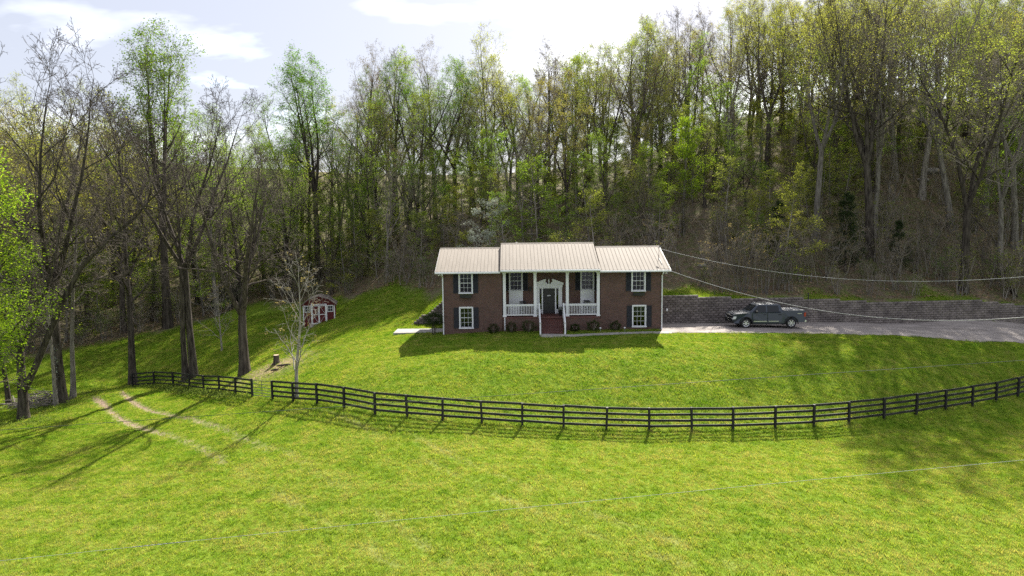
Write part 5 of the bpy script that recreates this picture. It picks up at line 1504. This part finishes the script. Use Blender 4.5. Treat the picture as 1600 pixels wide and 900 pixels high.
def pick_kind(x, y):
    p = PX(x, y)
    if p < 200: w = {'olive':2,'gold':5,'bud':1,'bare':2,'fresh':1}
    elif p < 450: w = {'olive':2,'fresh':4,'green':1,'bare':2,'bud':1}
    elif p < 800: w = {'olive':3,'fresh':4,'green':2,'bare':3,'bud':2}
    elif p < 1100: w = {'olive':4,'fresh':1.5,'green':1,'bare':2,'bud':3,'gold':2}
    else: w = {'olive':6,'fresh':1,'gold':3,'bud':2,'bare':1.5}
    r = rng.random()*sum(w.values())
    for k, v in w.items():
        r -= v
        if r <= 0: return k
    return 'olive'
n_tall = 0
for it in range(20000):
    if n_tall >= 240: break
    y = 60 + 62*rng.random()**1.1; x = rng.uniform(-1,1)*(y*.80+9)
    if not try_spot(x, y, 3.8): continue
    if hides_hero(x, y, 16): continue
    k = pick_kind(x, y); v = rng.randrange(len(K[k])); kd = K[k][v]
    s = rng.uniform(.78,1.08); z = gz(x, y)
    ok_ = False
    for f_ in (1, .82, .66, .54):
        if not shades(x, y, z, kd.H*s*f_): ok_ = True; s *= f_; break
    if not ok_: continue
    # the skyline sinks towards the middle of the picture
    lim = np.interp(PX(x,y), [0,120,200,400,560,700,900,1000,1150,1300], [25,30,60,120,85,75,70,45,20,-12])
    top_ok = at(PX(x,y), lim, y).z
    if z + kd.H*s*.98 > top_ok: s *= max(.55, (top_ok-z)/(kd.H*s*.98))
    placed.append((x, y)); n_tall += 1
    plant(kd, x, y, size_word(s,.75,.95)+' '+KW[k]+' in the woods, '+depth_word(x,y)+', '+zone(x,y), 'forest_tree', 'tree', 'trees of the wooded hillside', rng.uniform(0,6.28), s, s*rng.uniform(.92,1.08), (rng.gauss(0,.035), rng.gauss(0,.035)))
n_u = 0; pl2 = []
K['under'] += [low(26, 12, .1, 'fresh', 7500, base=.06, n1=26, ang1=(40,78), n=(0,9,7,3))]
for it in range(5000):
    if n_u >= 298: break
    y = (60 + 42*rng.random()**1.6) if n_u < 140 else rng.uniform(84,124); x = rng.uniform(-1,1)*(y*.80+2)
    wl_ = float(wood_line(np.array(x)))
    if abs(x) > y*.8+3 or y < wl_+1.5 or (12 < x < 70 and y < float(wall_line(np.array(x)))+2.2): continue
    if any((x-a)**2+(y-b)**2 < 2.3**2 for a, b in pl2): continue
    if hides_hero(x, y, 24): continue
    kd = K['under'][4 if PX(x,y) < 700 and rng.random() < .5 else rng.randrange(4)]; s = rng.uniform(.6,1.15)
    if shades(x, y, gz(x,y), kd.H*s):
        s *= .6
        if shades(x, y, gz(x,y), kd.H*s): continue
    pl2.append((x,y)); n_u += 1
    plant(kd, x, y, size_word(s,.78,.98)+' '+KW['under']+', '+depth_word(x,y)+', '+zone(x,y), 'understory_tree', 'tree', 'understory trees', rng.uniform(0,6.28), s, None, (rng.gauss(0,.05), rng.gauss(0,.05)))
n_t = 0
for it in range(5000):
    if n_t >= 130: break
    x = rng.uniform(-58,58); wl_ = float(wood_line(np.array(x))); y = wl_ + 1.2 + 16*rng.random()**1.7
    if abs(x) > y*.8+3 or (12 < x < 70 and y < float(wall_line(np.array(x)))+1.8): continue
    if -6 < x < 12 and y < 67: continue
    if any((x-a)**2+(y-b)**2 < 1.7**2 for a, b in pl2): continue
    pl2.append((x,y)); n_t += 1
    kd = K['thicket'][rng.randrange(3)]
    s = rng.uniform(.6,1.15)
    plant(kd, x, y, size_word(s,.78,.98)+' '+KW['thicket']+', '+depth_word(x,y)+', '+zone(x,y), 'brush_thicket', 'shrub', 'brush along the edge of the woods', rng.uniform(0,6.28), s)

# ---- small things of the hollow
p = at(432,567,56.5)
t = empty('tree_stump', (p.x, 56.5, gz(p.x,56.5)-.05), 0, 'cut tree stump on the straw-coloured slope left of the lawn', 'stump')
MB().lathe((0,0,0), [(.42,0),(.3,.12),(.25,.35),(.24,.78)], 12).build('bole', M['bark'], t)
MB().lathe((0,0,.781), [(.225,0),(.225,.006)], 12).build('cut_face', M['cut_wood'], t)
for i, (px, py, L, a) in enumerate(((441,573,.9,.2),(449,568,1.3,.1),(430,576,.7,.4))):
    q = at(px, py, 55.2-i*.3); z = gz(q.x, q.y)
    tag(MB().tube([(-L/2,0,.04),(0,.05,.07),(L/2,0,.05)], [.06,.09,.05], 7).build('fallen_branch', M['bark'], None, (q.x,q.y,z), rot=(0,0,a)), ['short dark branch lying right below the stump','longest dark branch lying right of the stump','smallest dark branch lying in front of the stump'][i], 'branch', 'branches by the stump')
# brush pile
p = at(62,622,57.5); z = gz(p.x,57.5)
t = empty('brush_pile', (p.x,57.5,z), 0, 'heap of grey sticks and brush between the far-left trunks', 'brush pile')
rb = random.Random(9); bpile = MB()
for k in range(170):
    a = rb.uniform(0,6.28); r_ = 1.9*math.sqrt(rb.random()); h = 1.25*(1-r_/2.1)*rb.uniform(.2,1); e_ = rb.uniform(-.4,.4); L = rb.uniform(.5,1.2); b_ = rb.uniform(0,6.28)
    c = Vector((r_*math.cos(a)*1.25, r_*math.sin(a)*.8, h+.05)); dv = Vector((math.cos(b_), math.sin(b_), e_))*L
    bpile.tube([c-dv, c+Vector((rb.gauss(0,.08),rb.gauss(0,.08),.06)), c+dv], [rb.uniform(.02,.045),.025,.008], 5)
tag(bpile.build('sticks', M['bark_grey'], t), kind='stuff')
# old curved-roof shed in the hollow
p = at(356,494,88); z = gz(p.x,88)
t = empty('old_shed', (p.x,88,z-.5), .35, 'dark old shed with rounded rusty roof among the trees behind the gate', 'shed')
MB().box(-1.9,1.9,0,3.2,0,2.2).build('wall', M['wood_grey'] if False else M['interior'], t)
n = 12; prf = [(-2.2*math.cos(math.pi*i/n), 2.15+1.25*math.sin(math.pi*i/n)) for i in range(n+1)] + [(2.08*math.cos(math.pi*i/n), 2.15+1.15*math.sin(math.pi*i/n)) for i in range(n+1)]
MB().prism(prf, 'y', -.4, 3.4).build('roof', pmat('rusty_tin', (.11,.075,.055), (.2,.16,.13), 3, rough=.8), t)
MB().prism([(-2.05*math.cos(math.pi*i/n), 2.18+1.1*math.sin(math.pi*i/n)) for i in range(n+1)], 'y', .0, .06).build('gable', M['interior'], t)
MB().box(-1.1,1.1,-.05,-.004,0,2.1).build('door', M['shingle'], t)
# pale rocks on the right slope
for i, (px, py, Y, s) in enumerate(((1452,372,86,.9),(1438,378,84,.5),(1100,452,68,.4),(1300,418,70,.5))):
    x = (px-800)/FPX*Y; z = gz(x, Y); r_ = np.random.default_rng(i)
    bm = bmesh.new(); bmesh.ops.create_icosphere(bm, subdivisions=2, radius=s)
    for v in bm.verts: v.co = Vector((v.co.x*1.5*(1+r_.uniform(-.15,.15)), v.co.y*(1+r_.uniform(-.15,.15)), v.co.z*.6*(1+r_.uniform(-.2,.2))))
    me = bpy.data.meshes.new('rock'); bm.to_mesh(me); bm.free()
    tag(link('rock', me, M['rock'], None, (x, Y, z+.1*s)), ['large pale rock on the right slope behind the biggest tree','smaller pale rock beside the large rock on the right slope','pale rock in the brush above the wall left of the pickup','pale rock in the brush above the drive'][i], 'rock', 'rocks on the slope')
# fallen dark log on the right slope
x0, x1 = (1555-800)/FPX*70, (1592-800)/FPX*64.5
tag(MB().tube([(x0-1.2,72,gz(x0-1.2,72)+2.8),(x0,70,gz(x0,70)+1.6),((x0+x1)/2,67.4,gz((x0+x1)/2,67.4)+.5),(x1,64.5,gz(x1,64.5)+.05)], [.06,.12,.16,.2], 8).build('fallen_log', M['bark'], None), 'dark fallen tree trunk sloping down to the right above the wall', 'log')
# weeds along the left fence and under the left trees
r_ = np.random.default_rng(15); C = []
for i in range(len(FL_P)-1):
    a, b = FL_P[i], FL_P[i+1]
    for k in range(900 if 1 <= i <= 5 else 350):
        q = a.lerp(b, r_.random()); off = r_.normal(0,.5)-.35
        x, y = q.x + off*.5, q.y + off; C.append((x, y, gz(q.x,q.y)+abs(r_.normal(0,.16))))
for px, py, Y, n_, sp in ((40,668,50.5,1500,1.6),(140,598,61,900,1.0),(110,640,55.5,1200,1.5),(60,640,54.5,900,1.5),(380,585,58.5,500,1.2),(15,668,50.5,900,1.2)):
    p = at(px, py, Y); z0 = None
    X = p.x+r_.normal(0,sp,n_); Yy = Y+r_.normal(0,sp*.8,n_); Z = gz_arr(X, Yy)
    cl = np.abs(np.sin(X*2.1)*np.cos(Yy*1.7))
    C += list(zip(X, Yy, Z+np.abs(r_.normal(0,.28,n_))*cl))
for q in FM_P:
    for k in range(26):
        a = r_.uniform(0,6.28); d_ = r_.uniform(.05,.3); C.append((q.x+d_*math.cos(a), q.y+d_*math.sin(a), q.z+abs(r_.normal(0,.09))))
tag(link('weeds', leaves_mesh('weeds', np.array(C), .13, 5), LEAF['weed']), 'leafy weeds growing along the fence posts and under the left trees', 'weeds', kind='stuff')
# pale leaf litter lying under the wood's edge
n_ = 26000; X = r_.uniform(-50,58,n_); Yy = wood_line(X)+.5+26*r_.random(n_)**1.4
k_ = (np.abs(X) < Yy*.8+2) & ~((X>-7)&(X<12.3)&(Yy<65)) & ~((X>12)&(Yy<wall_line(X)+.8)); X, Yy = X[k_], Yy[k_]
tag(link('leaf_litter', leaves_mesh('leaf_litter', np.c_[X, Yy, gz_arr(X, Yy)+.12+.06*r_.random(len(X))], .2, 8, flat=.15), leaf_mat('dead_leaf', (.16,.105,.06), (.30,.21,.13), .15, .01, .1, (1,1,1))), 'brown dead leaves lying on the wooded slope', 'leaf litter', kind='stuff')

# things that would read alike are told apart by their order from left to right
same = {}
for o in COL.objects:
    if o.parent is None and o.get('group') and o.get('label'): same.setdefault(o['label'], []).append(o)
for lab, lst in same.items():
    if len(lst) < 2: continue
    lst.sort(key=lambda o: PX(o.location.x, o.location.y))
    words = {2: ['left one','right one'], 3: ['left one','middle one','right one']}.get(len(lst)) or (['leftmost','second from left','third from left','fourth from left','fifth from left','sixth from left','seventh from left','eighth from left','ninth from left','tenth from left','eleventh from left','twelfth from left'][:len(lst)-1]+['rightmost'])
    for o, w in zip(lst, words): o['label'] = lab+', '+w
